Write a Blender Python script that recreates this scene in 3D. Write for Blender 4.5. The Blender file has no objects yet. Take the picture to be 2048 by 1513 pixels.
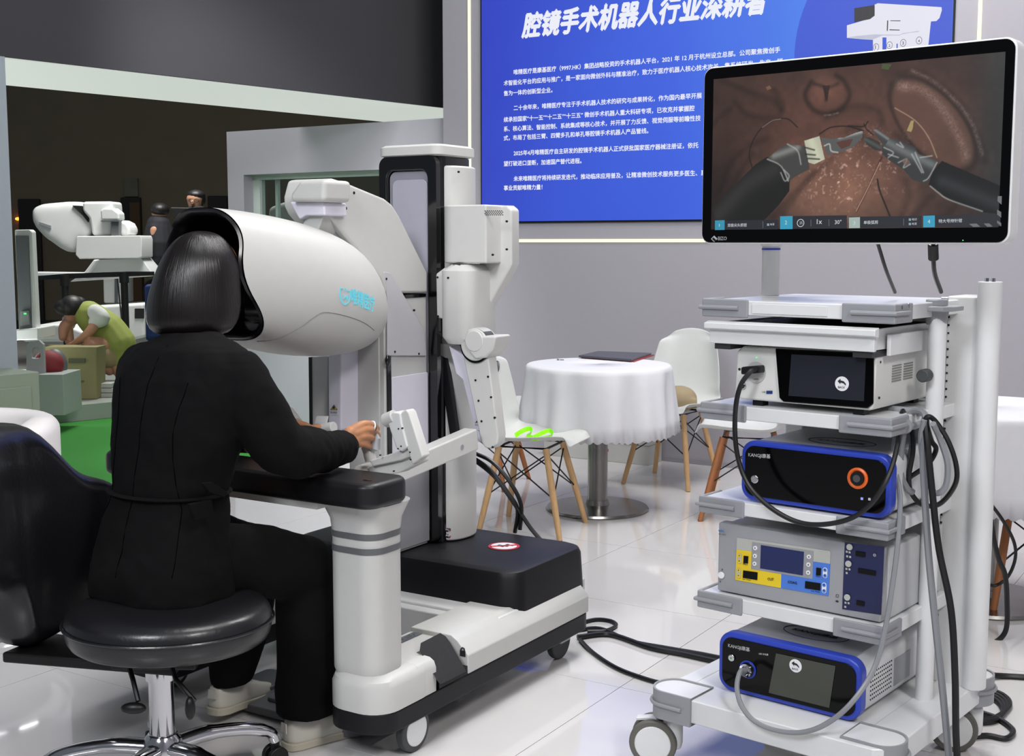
import bpy, math, random
import numpy as np
from mathutils import Vector, Matrix
from mathutils.bvhtree import BVHTree
random.seed(7); rng = np.random.default_rng(7)
PI = math.pi
SC = bpy.context.scene; COL = SC.collection
# ---------------------------------------------------------------- camera, world, lights, exposure
FPX = 2500.0; PITCH = math.atan(271/FPX); HC = 1.35
cd = bpy.data.cameras.new('camera'); cam = bpy.data.objects.new('camera', cd); COL.objects.link(cam)
cam.location = (0, 0, HC); cam.rotation_euler = (PI/2-PITCH, 0, 0)
cd.sensor_width = 36; cd.lens = 36*FPX/2048; cd.clip_end = 200; SC.camera = cam
w = bpy.data.worlds.new('world'); SC.world = w; w.use_nodes = True
w.node_tree.nodes['Background'].inputs[0].default_value = (0.80, 0.86, 1.0, 1)
w.node_tree.nodes['Background'].inputs[1].default_value = 0.17
def area(loc, tgt, size, power, col=(1, 1, 1), sy=None):
    l = bpy.data.lights.new('overhead_or_fill_lamp', 'AREA'); l.energy = power; l.size = size; l.color = col  # one name for overhead booth lamps and added fills
    if sy: l.shape = 'RECTANGLE'; l.size_y = sy
    o = bpy.data.objects.new('overhead_or_fill_lamp', l); COL.objects.link(o); o.location = loc
    o.rotation_euler = (Vector(tgt)-Vector(loc)).to_track_quat('-Z', 'Y').to_euler(); return o
area((2.4, -.8, 4.3), (0.5, 4.0, 0.4), 1.5, 285, (1, .97, .95))
area((-1.9, -1.0, 4.0), (0.0, 4.0, 0.4), 1.3, 180, (.93, .95, 1))
area((1.3, 5.6, 4.8), (0.7, 6.0, 0), 1.6, 175, (1, .98, .97))
area((0.4, 2.9, 4.6), (0.3, 3.4, 0), 1.5, 75, (1, 1, .99))  # extra overhead fill, added to brighten the floor
area((-2.6, 8.6, 3.3), (-1.6, 9.6, 1.0), 1.0, 24, (1, 1, .98))
area((-3.2, 12.0, 4.6), (-3.6, 13.2, 0), 1.5, 280, (1, .99, .96))
area((-2.9, 4.2, 3.9), (-3.0, 6.6, 2.9), .7, 20, (.9, .95, 1))  # added fill that lightens the left end of the header
sl_ = bpy.data.lights.new('partition_fill_spot', 'SPOT'); sl_.energy = 420; sl_.spot_size = math.radians(50); sl_.spot_blend = .7; sl_.shadow_soft_size = .25  # added spot to brighten the lower part of the partition
so_ = bpy.data.objects.new('partition_fill_spot', sl_); COL.objects.link(so_); so_.location = (-1.7, 6.0, 3.7); so_.rotation_euler = (Vector((-1.3, 8.9, .15))-Vector(so_.location)).to_track_quat('-Z', 'Y').to_euler()
SC.view_settings.view_transform = 'Standard'; SC.view_settings.look = 'None'
SC.view_settings.exposure = 0.0; SC.view_settings.gamma = 1.0
SC.view_settings.use_curve_mapping = False
# ---------------------------------------------------------------- pixel -> place helpers (fixed planes of real things)
_c, _s = math.cos(PITCH), math.sin(PITCH)
def ray(u, v):
    x = (u-1024)/FPX; y = -(v-756.5)/FPX
    return (x, _c+y*_s, -_s+y*_c)
def fl(u, v, z=0.):
    r = ray(u, v); t = (z-HC)/r[2]; return Vector((r[0]*t, r[1]*t, z))
def at(u, v, Y):
    r = ray(u, v); t = Y/r[1]; return Vector((r[0]*t, Y, HC+r[2]*t))
class Fr:
    def __init__(s, X, Y, deg):
        t = math.radians(deg); s.o = (X, Y); s.a = (math.sin(t), -math.cos(t)); s.b = (math.cos(t), math.sin(t)); s.rz = t-PI/2
    def loc(s, X, Y):
        dx = X-s.o[0]; dy = Y-s.o[1]; return (dx*s.a[0]+dy*s.a[1], dx*s.b[0]+dy*s.b[1])
    def w(s, a, b, z): return Vector((s.o[0]+a*s.a[0]+b*s.b[0], s.o[1]+a*s.a[1]+b*s.b[1], z))
    def Z(s, u, v, z):
        p = fl(u, v, z); q = s.loc(p[0], p[1]); return Vector((q[0], q[1], z))
    def _pl(s, u, v, n, k):
        r = ray(u, v); k = k+s.o[0]*n[0]+s.o[1]*n[1]; t = k/(r[0]*n[0]+r[1]*n[1])
        q = s.loc(r[0]*t, r[1]*t); return Vector((q[0], q[1], HC+r[2]*t))
    def A(s, u, v, a): return s._pl(u, v, s.a, a)
    def B(s, u, v, b): return s._pl(u, v, s.b, b)
# ---------------------------------------------------------------- materials
def lin(c): return tuple((x/255/12.92 if x/255 <= .04045 else ((x/255+.055)/1.055)**2.4) for x in c)
MATS = {}
def mat(name, rgb, rough=.5, metal=0., noise=0.03, nscale=30., bump=0., bscale=200., emit=0., coat=0., spec=None, ntscale=None):
    if name in MATS: return MATS[name]
    m = bpy.data.materials.new(name); m.use_nodes = True; nt = m.node_tree; N = nt.nodes; L = nt.links
    b = N['Principled BSDF']; c = lin(rgb)
    tc = N.new('ShaderNodeTexCoord')
    nz = N.new('ShaderNodeTexNoise'); nz.inputs['Scale'].default_value = nscale; nz.inputs['Detail'].default_value = 3
    if ntscale:
        mp = N.new('ShaderNodeMapping'); mp.inputs['Scale'].default_value = ntscale
        L.new(tc.outputs['Object'], mp.inputs[0]); L.new(mp.outputs[0], nz.inputs['Vector'])
    else: L.new(tc.outputs['Object'], nz.inputs['Vector'])
    mx = N.new('ShaderNodeMix'); mx.data_type = 'RGBA'
    mx.inputs[6].default_value = (*[x*(1-noise) for x in c], 1); mx.inputs[7].default_value = (*[min(1, x*(1+noise)) for x in c], 1)
    L.new(nz.outputs[0], mx.inputs[0]); L.new(mx.outputs[2], b.inputs['Base Color'])
    b.inputs['Roughness'].default_value = rough; b.inputs['Metallic'].default_value = metal
    if coat: b.inputs['Coat Weight'].default_value = coat; b.inputs['Coat Roughness'].default_value = .05
    if spec is not None: b.inputs['Specular IOR Level'].default_value = spec
    if emit:
        L.new(mx.outputs[2], b.inputs['Emission Color']); b.inputs['Emission Strength'].default_value = emit
        b.inputs['Base Color'].default_value = (0, 0, 0, 1)
        for l in list(b.inputs['Base Color'].links): L.remove(l)
        b.inputs['Base Color'].default_value = (.01, .01, .01, 1)
    if bump:
        n2 = N.new('ShaderNodeTexNoise'); n2.inputs['Scale'].default_value = bscale
        L.new(tc.outputs['Object'], n2.inputs['Vector'])
        bp = N.new('ShaderNodeBump'); bp.inputs['Strength'].default_value = bump; bp.inputs['Distance'].default_value = .002
        L.new(n2.outputs[0], bp.inputs['Height']); L.new(bp.outputs[0], b.inputs['Normal'])
    MATS[name] = m; return m
WHITE = mat('console_white', (189, 189, 186), .45, spec=.4)
WHITE2 = mat('metal_white', (212, 213, 213), .33, coat=.2)
GREYW = mat('console_light_grey', (186, 186, 184), .42)
LAV = mat('cover_lavender_white', (212, 210, 222), .4)
SILV = mat('silver_paint_and_lit_tone', (160, 161, 165), .38, .35)
BLACK = mat('black_plastic', (13, 13, 14), .42, spec=.35)
BLACKM = mat('base_black', (15, 15, 19), .48, spec=.3)
GLOSS = mat('black_gloss', (6, 6, 8), .12, coat=.6)
LINER = mat('liner_black', (10, 9, 13), .25)
RUB = mat('rubber_dark', (62, 64, 66), .6, bump=.1)
BUMP = mat('bumper_grey', (140, 142, 146), .45)
LEATH = mat('black_leather', (20, 20, 23), .34, bump=.25, bscale=90, coat=.1)
CHROME = mat('chrome', (205, 205, 208), .12, 1.)
STEEL = mat('worn_steel', (150, 148, 144), .25, 1., noise=.25, nscale=9)
SUIT = mat('black_suit_cloth', (8, 8, 9), .9, bump=.3, bscale=600, spec=.14)
SUIT2 = mat('black_trouser_cloth', (9, 9, 10), .95, bump=.3, bscale=600, spec=.15)
SKIN = mat('skin', (176, 122, 86), .5, noise=.12, nscale=40)
SHOE = mat('shoe_cream', (205, 202, 190), .55, bump=.1)
SOLE = mat('sole_cream', (190, 184, 165), .6)
CABLE = mat('black_cable', (14, 14, 15), .4)
GCABLE = mat('grey_cable', (128, 130, 134), .35)
WALL = mat('wall_lavender_grey', (155, 152, 159), .8, noise=.02, bump=.05, bscale=300)
HEAD = mat('header_grey', (43, 43, 46), .9, noise=.02)
SOFF = mat('lightbox_soffit', (206, 214, 206), .6, emit=.9, noise=.02)
WOOD = mat('beech_wood', (196, 158, 112), .5, noise=.2, nscale=14, ntscale=(6, 6, .8))
WOODD = mat('oiled_wood', (150, 92, 50), .5, noise=.2, nscale=14, ntscale=(6, 6, .8))
SHELL = mat('chair_shell_white', (196, 198, 195), .45)
CLOTH = mat('white_tablecloth', (208, 208, 212), .85, bump=.1, bscale=400)
BLUE = mat('device_blue', (38, 62, 170), .35)
GLASSB = mat('device_glass_black', (4, 4, 5), .12, spec=.22)
SCRN = mat('screen_dark', (38, 40, 48), .15)
INK = mat('ink_dark', (28, 28, 34), .6)
INKW = mat('ink_white', (225, 226, 228), .5)
# ---------------------------------------------------------------- mesh builder
def spline(pts, n=8, closed=False):
    P = [Vector(p) for p in pts]; out = []; L = len(P)
    rngi = range(L if closed else L-1)
    for i in rngi:
        p1 = P[i]; p2 = P[(i+1) % L]
        p0 = P[(i-1) % L] if closed or i > 0 else p1*2-p2
        p3 = P[(i+2) % L] if closed or i < L-2 else p2*2-p1
        for k in range(n):
            t = k/n
            out.append(.5*((2*p1)+(p2-p0)*t+(2*p0-5*p1+4*p2-p3)*t*t+(3*p1-p0-3*p2+p3)*t**3))
    if not closed: out.append(P[-1])
    return out
def rrect(x0, x1, y0, y1, r, n=5):
    out = []
    for cx, cy, a0 in ((x1-r, y1-r, 0), (x0+r, y1-r, 90), (x0+r, y0+r, 180), (x1-r, y0+r, 270)):
        for k in range(n+1):
            a = math.radians(a0+90*k/n); out.append((cx+r*math.cos(a), cy+r*math.sin(a)))
    return out
class M:
    def __init__(s): s.v = []; s.f = []
    def add(s, V, F):
        o = len(s.v); s.v += [tuple(p) for p in V]; s.f += [tuple(i+o for i in f) for f in F]; return s
    def box(s, x0, x1, y0, y1, z0, z1):
        V = [(x, y, z) for x in (x0, x1) for y in (y0, y1) for z in (z0, z1)]
        return s.add(V, [(0, 1, 3, 2), (4, 6, 7, 5), (0, 4, 5, 1), (2, 3, 7, 6), (0, 2, 6, 4), (1, 5, 7, 3)])
    def loft(s, secs, caps=True, closed=True):
        n = len(secs[0]); V = [p for q in secs for p in q]; F = []
        for i in range(len(secs)-1):
            for k in range(n if closed else n-1):
                k2 = (k+1) % n; F.append((i*n+k, i*n+k2, (i+1)*n+k2, (i+1)*n+k))
        if caps:
            F.append(tuple(range(n-1, -1, -1))); m = (len(secs)-1)*n; F.append(tuple(range(m, m+n)))
        return s.add(V, F)
    def prism(s, poly, vec):
        P = [Vector(p) for p in poly]; v = Vector(vec); return s.loft([P, [p+v for p in P]])
    def slab(s, out2, z0, z1): return s.loft([[(x, y, z0) for x, y in out2], [(x, y, z1) for x, y in out2]])
    def tube(s, pts, r, n=8, caps=True, closed=False, sq=None):
        P = [Vector(p) for p in pts]; L = len(P); secs = []; nrm = None
        for i, p in enumerate(P):
            if closed: t = P[(i+1) % L]-P[i-1]
            else: t = P[min(i+1, L-1)]-P[max(i-1, 0)]
            if t.length < 1e-9: t = Vector((0, 0, 1))
            t.normalize()
            if nrm is None: nrm = t.orthogonal().normalized() if abs(t.z) > .9 else t.cross(Vector((0, 0, 1))).normalized()
            nrm = nrm-t*nrm.dot(t)
            nrm = nrm.normalized() if nrm.length > 1e-6 else t.orthogonal().normalized()
            bn = t.cross(nrm); rr = r[i] if isinstance(r, (list, tuple)) else r
            secs.append([p+(nrm*math.cos(2*PI*k/n)+bn*math.sin(2*PI*k/n)*(sq or 1))*rr for k in range(n)])
        if closed: secs.append(secs[0]); return s.loft(secs, caps=False)
        return s.loft(secs, caps)
    def cyl(s, p0, p1, r0, r1=None, n=24): return s.tube([p0, p1], [r0, r0 if r1 is None else r1], n)
    def lathe(s, prof, c=(0, 0, 0), n=32, M4=None):
        secs = [[(r*math.cos(2*PI*k/n), r*math.sin(2*PI*k/n), z) for k in range(n)] for r, z in prof]
        if M4 is not None: secs = [[M4 @ Vector(p) for p in q] for q in secs]
        else: secs = [[(p[0]+c[0], p[1]+c[1], p[2]+c[2]) for p in q] for q in secs]
        return s.loft(secs)
    def ell(s, c, r, n=16, m=10, R=None):
        c = Vector(c); r = r if isinstance(r, (tuple, list)) else (r, r, r); secs = []
        for i in range(m+1):
            th = PI*(i+.02)/(m+.04)
            q = []
            for k in range(n):
                p = Vector((r[0]*math.sin(th)*math.cos(2*PI*k/n), r[1]*math.sin(th)*math.sin(2*PI*k/n), r[2]*math.cos(th)))
                q.append(c+(R @ p if R is not None else p))
            secs.append(q)
        return s.loft(secs)
    def limb(s, pts, rad, n=14):   # capsule chain
        P = spline(pts, 5); k = 5; rr = []
        for i in range(len(P)):
            j = i/k; a = int(min(j, len(rad)-1)); b2 = min(a+1, len(rad)-1); rr.append(rad[a]+(rad[b2]-rad[a])*(j-a))
        s.tube(P, rr, n); s.ell(P[0], rr[0]*.98, n, 8); s.ell(P[-1], rr[-1]*.98, n, 8); return s
    def ring(s, outer, inner, vec):   # frame between two loops of equal length, extruded
        v = Vector(vec); O = [Vector(p) for p in outer]; I = [Vector(p) for p in inner]
        return s.loft([O, [p+v for p in O], [p+v for p in I], I, O], caps=False)
def obj(name, m, mt, parent=None, smooth=True, bev=0., seg=2, ang=38, remesh=0, sm=0, sub=0, kind=None, label=None):
    if isinstance(m, M):
        me = bpy.data.meshes.new(name); me.from_pydata(m.v, [], m.f); me.validate()
    else: me = m
    import bmesh
    bm = bmesh.new(); bm.from_mesh(me); bmesh.ops.recalc_face_normals(bm, faces=bm.faces); bm.to_mesh(me); bm.free()
    o = bpy.data.objects.new(name, me); COL.objects.link(o)
    if mt: me.materials.append(mt)
    if smooth:
        me.polygons.foreach_set('use_smooth', [True]*len(me.polygons))
        if not remesh: me.set_sharp_from_angle(angle=math.radians(ang))
    if bev:
        d = o.modifiers.new('bevel', 'BEVEL'); d.width = bev; d.segments = seg; d.limit_method = 'ANGLE'; d.angle_limit = math.radians(ang); d.harden_normals = True
    if remesh:
        d = o.modifiers.new('remesh', 'REMESH'); d.mode = 'VOXEL'; d.voxel_size = remesh; d.use_smooth_shade = True
        if sm: d = o.modifiers.new('smooth', 'SMOOTH'); d.factor = .5; d.iterations = sm
    if sub: d = o.modifiers.new('sub', 'SUBSURF'); d.levels = sub; d.render_levels = sub
    if parent: o.parent = parent
    if kind: o['kind'] = kind
    if label: o['label'] = label
    return o
def tag(o, label, cat, group=None):
    o['label'] = label; o['category'] = cat
    if group: o['group'] = group
    return o
def thing(name, label, cat, loc=(0, 0, 0), rz=0, group=None):
    o = bpy.data.objects.new(name, None); COL.objects.link(o); o.empty_display_size = .1
    o.location = loc; o.rotation_euler = (0, 0, rz); return tag(o, label, cat, group)
def struct(name, m, mt, **k):
    o = obj(name, m, mt, **k)
    if not k.get('parent'): o['kind'] = 'structure'
    return o
def frame_of(K, name, label, cat, group=None): return thing(name, label, cat, (K.o[0], K.o[1], 0), K.rz, group)
def textmesh(s, size=1., off=0., shear=0., ext=0.0, align='LEFT', spacing=1.):
    c = bpy.data.curves.new('t', 'FONT'); c.body = s; c.size = size; c.offset = off; c.shear = shear; c.extrude = ext
    c.align_x = align; c.resolution_u = 2; c.space_character = spacing
    o = bpy.data.objects.new('t', c); COL.objects.link(o)
    dg = bpy.context.evaluated_depsgraph_get(); me = bpy.data.meshes.new_from_object(o.evaluated_get(dg))
    bpy.data.objects.remove(o); bpy.data.curves.remove(c); return me
def bold(me, d):
    co = np.empty(len(me.vertices)*3); me.vertices.foreach_get('co', co); co = co.reshape(-1, 3)
    fs = [tuple(p.vertices) for p in me.polygons]; n = len(co); V = []; F = []
    for k, (dx, dy) in enumerate(((d, 0), (-d, 0), (0, d), (0, -d))):
        V += [tuple(p) for p in co+np.array((dx, dy, k*.0004))]; F += [tuple(i+k*n for i in f) for f in fs]
    bpy.data.meshes.remove(me); m2 = bpy.data.meshes.new('lettering'); m2.from_pydata(V, [], F); return m2
def text(s, p, x, y, width, mt, parent, name='lettering', off=0.012, shear=0., height=None, lift=.0008, spacing=1.):
    """flat lettering: p = lower-left, x / y = unit directions, width = full length"""
    me = textmesh(s, 1., 0, shear, 0, spacing=spacing)
    if off: me = bold(me, off)
    co = np.empty(len(me.vertices)*3); me.vertices.foreach_get('co', co); co = co.reshape(-1, 3)
    x = Vector(x).normalized(); y = Vector(y).normalized(); nrm = x.cross(y)
    w0 = co[:, 0].max()-co[:, 0].min(); sx = width/w0; sy = sx if height is None else height/(co[:, 1].max()-co[:, 1].min())
    A = np.outer((co[:, 0]-co[:, 0].min())*sx, x)+np.outer(co[:, 1]*sy, y)+np.array(p)+np.array(nrm)*lift
    me.vertices.foreach_set('co', A.astype(np.float32).ravel()); me.materials.clear(); me.materials.append(mt)
    o = bpy.data.objects.new(name, me); COL.objects.link(o); o.parent = parent; o['kind'] = 'stuff'; return o
# ================================================================ SETTING
HW = 58
W = Fr(1.115, 7.56, HW)       # back wall
K = Fr(-.3, 3.3, 58)          # console
Q = Fr(.9, 3.3, 50.4)         # cart
TILE = mat('floor_tile_gloss', (206, 204, 203), .07, noise=.04, nscale=3, coat=.5)
GROUT = mat('floor_joint', (176, 175, 175), .5)
DARKF = mat('hall_floor', (30, 32, 30), .5)
GREEN = mat('green_carpet', (22, 112, 16), .9, noise=.15, nscale=300, bump=.3, bscale=500)
FARW = mat('hall_wall_brown', (104, 97, 78), .9, noise=.1, nscale=2)
struct('ground', M().box(-30, 30, -6, 30, -.2, -.13), DARKF)
fc = fl(463, 981)
kc = K.loc(fc.x, fc.y)
fr = thing('floor', 'raised white glossy tiled booth floor', 'floor', (K.o[0], K.o[1], 0), K.rz)
del fr['label'], fr['category']; fr['kind'] = 'structure'
A0, B1 = kc[0], kc[1]; AS = kc[0]
obj('floor_base', M().box(A0, 6.2, -6.5, B1, -.12, -.004).box(AS, 6.2, B1, 5.6, -.12, -.004), GROUT, fr)
tm = M().box(0, .7975, 0, .7975, -.004, 0)
tob = None
for i in range(10):
    for j in range(-8, 8):
        a = A0+.8*i+.003; b = B1-.8+.8*j
        if b > 5.5 or False: continue
        ww = W.loc(*K.w(a+.4, b+.4, 0).xy)
        if ww[1] > .8: continue
        if tob is None: tob = obj('floor_tile', tm, TILE, fr, smooth=False); o = tob
        else: o = tob.copy(); COL.objects.link(o)
        o.location = (a, b, 0)
struct('trim_1', M().box(A0-.012, A0, -6.5, B1+.012, -.12, .004).box(A0-.012, A0, B1, 4.2, -.12, .004), mat('alu_edge', (190, 192, 190), .3, .8)).location = (K.o[0], K.o[1], 0)
bpy.data.objects['trim_1'].rotation_euler.z = K.rz
struct('carpet', M().box(-9, A0-.015, -6, 8.5, -.13, -.1), GREEN)
bpy.data.objects['carpet'].location = (K.o[0], K.o[1], 0); bpy.data.objects['carpet'].rotation_euler.z = K.rz
# back wall with led screen
def wp(a, b, z): return W.w(a, b, z)
def wobj(name, m, mt, parent=None, **k):
    o = obj(name, m, mt, parent, **k)
    if parent is None: o.location = (W.o[0], W.o[1], 0); o.rotation_euler.z = W.rz
    return o
o = wobj('wall_back', M().box(-1.86, 5.5, 0, .5, -.1, 4.6), WALL, smooth=False); o['kind'] = 'structure'
o = wobj('wall_right', M().box(5.5, 5.7, -9, .5, -.1, 4.6), WALL, smooth=False); o['kind'] = 'structure'
GLOW = mat('led_strip', (255, 253, 222), .5, emit=1.15, noise=0)
for i, (x0, x1, z0, z1) in enumerate(((-1.655, -1.635, 1.352, 4.2), (1.57, 1.59, 1.352, 4.2), (-1.635, 1.57, 1.352, 1.372))):
    o = wobj('trim_%d' % (i+2), M().box(x0, x1, -.006, .002, z0, z1), GLOW, smooth=False); o['kind'] = 'structure'
scr = frame_of(W, 'led_screen', 'large blue display wall with white Chinese text above the round table', 'screen')
obj('frame', M().box(-1.55, 1.455, -.012, .004, 1.476, 3.42), BLACK, scr)
sm_ = bpy.data.materials.new('screen_blue'); sm_.use_nodes = True; nt = sm_.node_tree; N = nt.nodes; L = nt.links
b = N['Principled BSDF']; tc = N.new('ShaderNodeTexCoord'); sx = N.new('ShaderNodeSeparateXYZ'); L.new(tc.outputs['Object'], sx.inputs[0])
ad = N.new('ShaderNodeMath'); ad.operation = 'MULTIPLY_ADD'; ad.inputs[1].default_value = .3; ad.inputs[2].default_value = .48; L.new(sx.outputs[0], ad.inputs[0])
nz = N.new('ShaderNodeTexNoise'); nz.inputs['Scale'].default_value = .9; L.new(tc.outputs['Object'], nz.inputs[0])
a2 = N.new('ShaderNodeMath'); a2.operation = 'MULTIPLY_ADD'; a2.inputs[1].default_value = .35; L.new(nz.outputs[0], a2.inputs[0])
a3 = N.new('ShaderNodeMath'); a3.operation = 'SUBTRACT'; L.new(ad.outputs[0], a3.inputs[0]); a3.inputs[1].default_value = .17; L.new(a3.outputs[0], a2.inputs[2])
cr = N.new('ShaderNodeValToRGB'); cr.color_ramp.elements[0].color = (*lin((42, 62, 190)), 1); cr.color_ramp.elements[1].color = (*lin((66, 140, 235)), 1)
e = cr.color_ramp.elements.new(.45); e.color = (*lin((50, 92, 218)), 1)
L.new(a2.outputs[0], cr.inputs[0]); L.new(cr.outputs[0], b.inputs['Emission Color']); b.inputs['Emission Strength'].default_value = 1.0; b.inputs['Base Color'].default_value = (.01, .01, .02, 1); b.inputs['Roughness'].default_value = .5
obj('display', M().box(-1.54, 1.445, -.016, -.006, 1.488, 3.4), sm_, scr, smooth=False)
TXT = mat('screen_text', (238, 240, 250), .5, emit=.95, noise=0)
def wtext(s, a, z, wd, h=None, off=.02, shear=0, mt=TXT, nm='lettering'): return text(s, (a, -.016, z), (1, 0, 0), (0, 0, 1), wd, mt, scr, nm, off, shear, h)
wtext('腔镜手术机器人行业深耕者', -1.235, 2.668, 1.66, .165, .045, .22)
l1 = '唯精医疗是康基医疗（9997.HK）集团战略投资的手术机器人平台，2021 年 12 月于杭州设立总部。公司聚焦微创手'
LN = [(l1, -1.292, 2.43), ('术智能化平台的应用与推广，是一家面向微创外科与精准治疗，致力于医疗机器人核心技术攻关，集系统研发、生产、销', -1.368, 2.365), ('售为一体的创新型企业。', -1.368, 2.300),
      ('二十余年来，唯精医疗专注于手术机器人技术的研究与成果转化，作为国内最早开展', -1.292, 2.203), ('续承担国家“十一五”“十二五”“十三五” 微创手术机器人重大科研专项，已攻克并掌握腔', -1.368, 2.132),
      ('系、核心算法、智能控制、系统集成等核心技术，并开展了力反馈、视觉伺服等前瞻性技', -1.368, 2.072), ('式，布局了包括三臂、四臂多孔和单孔等腔镜手术机器人产品管线。', -1.368, 2.014),
      ('2025年4月唯精医疗自主研发的腔镜手术机器人正式获批国家医疗器械注册证，依托', -1.292, 1.914), ('望打破进口垄断，加速国产替代进程。', -1.368, 1.849),
      ('未来唯精医疗将持续研发迭代，推动临床应用普及，让精准微创技术服务更多医生、惠', -1.292, 1.750), ('事业贡献唯精力量！', -1.368, 1.692)]
def mw(s):
    me = textmesh(s); xs = [v.co.x for v in me.vertices]; bpy.data.meshes.remove(me); return max(xs)-min(xs)
em = 1.79/mw(l1)
for s, a, z in LN: wtext(s, a, z, em*mw(s), off=.022)
# picture of the machine on the display
D1 = mat('display_blue_deep', (44, 78, 205), .5, emit=1.0, noise=.06, nscale=1.5); D2 = mat('display_white', (232, 232, 245), .5, emit=.9, noise=.03, nscale=4)
D3 = mat('display_dark', (38, 38, 44), .5, emit=.8, noise=.3, nscale=60, ntscale=(1, 1, .02)); D4 = mat('display_shade', (196, 197, 216), .5, emit=.9, noise=.05)
def wpoly(px, mt, b, nm='picture'):
    return obj(nm, M().prism([W.B(u, v, b) for u, v in px], (0, -.001, 0)), mt, scr, smooth=False)
cc = W.B(1850, 92, 0)
obj('picture', M().prism([(min(1.444, cc.x+.72*math.cos(t)), -.0165, max(1.49, cc.z+.72*math.sin(t))) for t in np.linspace(0, 2*PI, 80)[:-1]], (0, -.001, 0)), D1, scr, smooth=False)
z5 = lambda l: [(1640+x/6.4, y/6.4) for x, y in l]
wpoly(z5([(345, 325), (600, 250), (690, 200), (700, 60), (740, 42), (1555, 92), (1560, 130), (1530, 230), (1490, 270), (1420, 275), (1385, 600), (1370, 900), (680, 900), (678, 510), (560, 505), (345, 485)]), D2, -.018)
wpoly(z5([(345, 480), (480, 460), (700, 440), (930, 445), (1020, 445), (1270, 395), (1260, 410), (1060, 425), (1020, 455), (800, 455), (680, 505), (560, 503)]), D4, -.0195)
wpoly(z5([(440, 105), (600, 80), (700, 65), (700, 200), (640, 245), (440, 285)]), D3, -.0195)
for q in ([(800, 480), (850, 480), (850, 900), (800, 900)], [(980, 560), (995, 560), (995, 900), (975, 900)]): wpoly(z5(q), D1, -.020)
for q in ([(860, 262), (874, 262), (868, 395), (855, 395)], [(900, 262), (1030, 262), (1030, 272), (900, 270)], [(890, 376), (1020, 380), (1020, 390), (890, 388)]): wpoly(z5(q), D3, -.020)
for i, q in enumerate(((718, 605), (890, 580), (1065, 550), (1268, 518))):
    p = z5([q])[0]; c0 = W.B(p[0], p[1], -.0195)
    rr = .016
    O = [(c0.x+rr*math.cos(t), -.0195, c0.z+rr*1.25*math.sin(t)) for t in np.linspace(0, 2*PI, 25)[:-1]]
    I = [(c0.x+rr*.88*math.cos(t), -.0195, c0.z+rr*1.25*.88*math.sin(t)) for t in np.linspace(0, 2*PI, 25)[:-1]]
    obj('picture', M().ring(O, I, (0, -.001, 0)), D3, scr)
    text(str(i+1), (c0.x-.005, -.0195, c0.z-.009), (1, 0, 0), (0, 0, 1), .009 if i else .0035, D3, scr)
# partition with window (parallel to back wall, further away)
P = Fr(*W.w(-2.0, .06, 0).xy, HW)
def pl(u, v, b=0): return P.B(u, v, b)
tl = pl(453, 264); w0 = pl(505, 361); wb0 = pl(480, 348)
PW = mat('partition_white', (176, 173, 182), .7, noise=.02)
pt = 2.34
wx0, wx1, wz0, wz1 = pl(487, 350).x, .135, 1.1, pl(487, 350).z
m = M().box(tl.x, wx0, 0, .18, -.1, tl.z).box(wx0, wx1, 0, .18, -.1, wz0).box(wx0, wx1, 0, .18, wz1, tl.z)
o = obj('wall_partition', m, PW, smooth=False); o.location = (P.o[0], P.o[1], 0); o.rotation_euler.z = P.rz; o['kind'] = 'structure'
GLS = bpy.data.materials.new('window_glass'); GLS.use_nodes = True
b = GLS.node_tree.nodes['Principled BSDF']; b.inputs['Transmission Weight'].default_value = 1; b.inputs['Roughness'].default_value = .02; b.inputs['IOR'].default_value = 1.3; b.inputs['Base Color'].default_value = (.75, .85, .82, 1)
wn = frame_of(P, 'window_1', 'wide glazed opening in white partition', 'window'); del wn['label'], wn['category']; wn['kind'] = 'structure'
obj('window_frame', M().box(wx0, wx0+.07, .10, .16, wz0, wz1-.02).box(wx0, wx1, .10, .16, wz1-.035, wz1).box(wx0+.2, wx0+.225, .13, .16, wz0, wz1), mat('frame_green_white', (205, 215, 210), .5), wn)
obj('window_pane', M().box(wx0+.07, wx1, .125, .133, wz0, wz1-.035), GLS, wn, smooth=False)
# pale hood seen behind the pane
GH = mat('white_equipment', (208, 208, 206), .4)
tg = obj('white_equipment_cover', M().prism([pl(u, v, .9) for u, v in [(533, 415), (560, 405), (640, 395), (740, 420), (740, 520), (600, 500), (560, 450)]], (0, .6, 0)).box(0, 1, 0, .1, 0, .01) if 0 else M().prism([pl(u, v, .9) for u, v in [(533, 415), (560, 405), (640, 395), (740, 420)]]+[Vector((pl(740, 420, .9).x, .9, -.099)), Vector((pl(533, 415, .9).x, .9, -.099))], (0, .6, 0)), mat('cover_grey', (120, 122, 118), .5), bev=.05, seg=3)
tg.location = (P.o[0], P.o[1], 0); tg.rotation_euler.z = P.rz; tag(tg, 'pale grey rounded equipment cover seen through the partition window', 'equipment')
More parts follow.
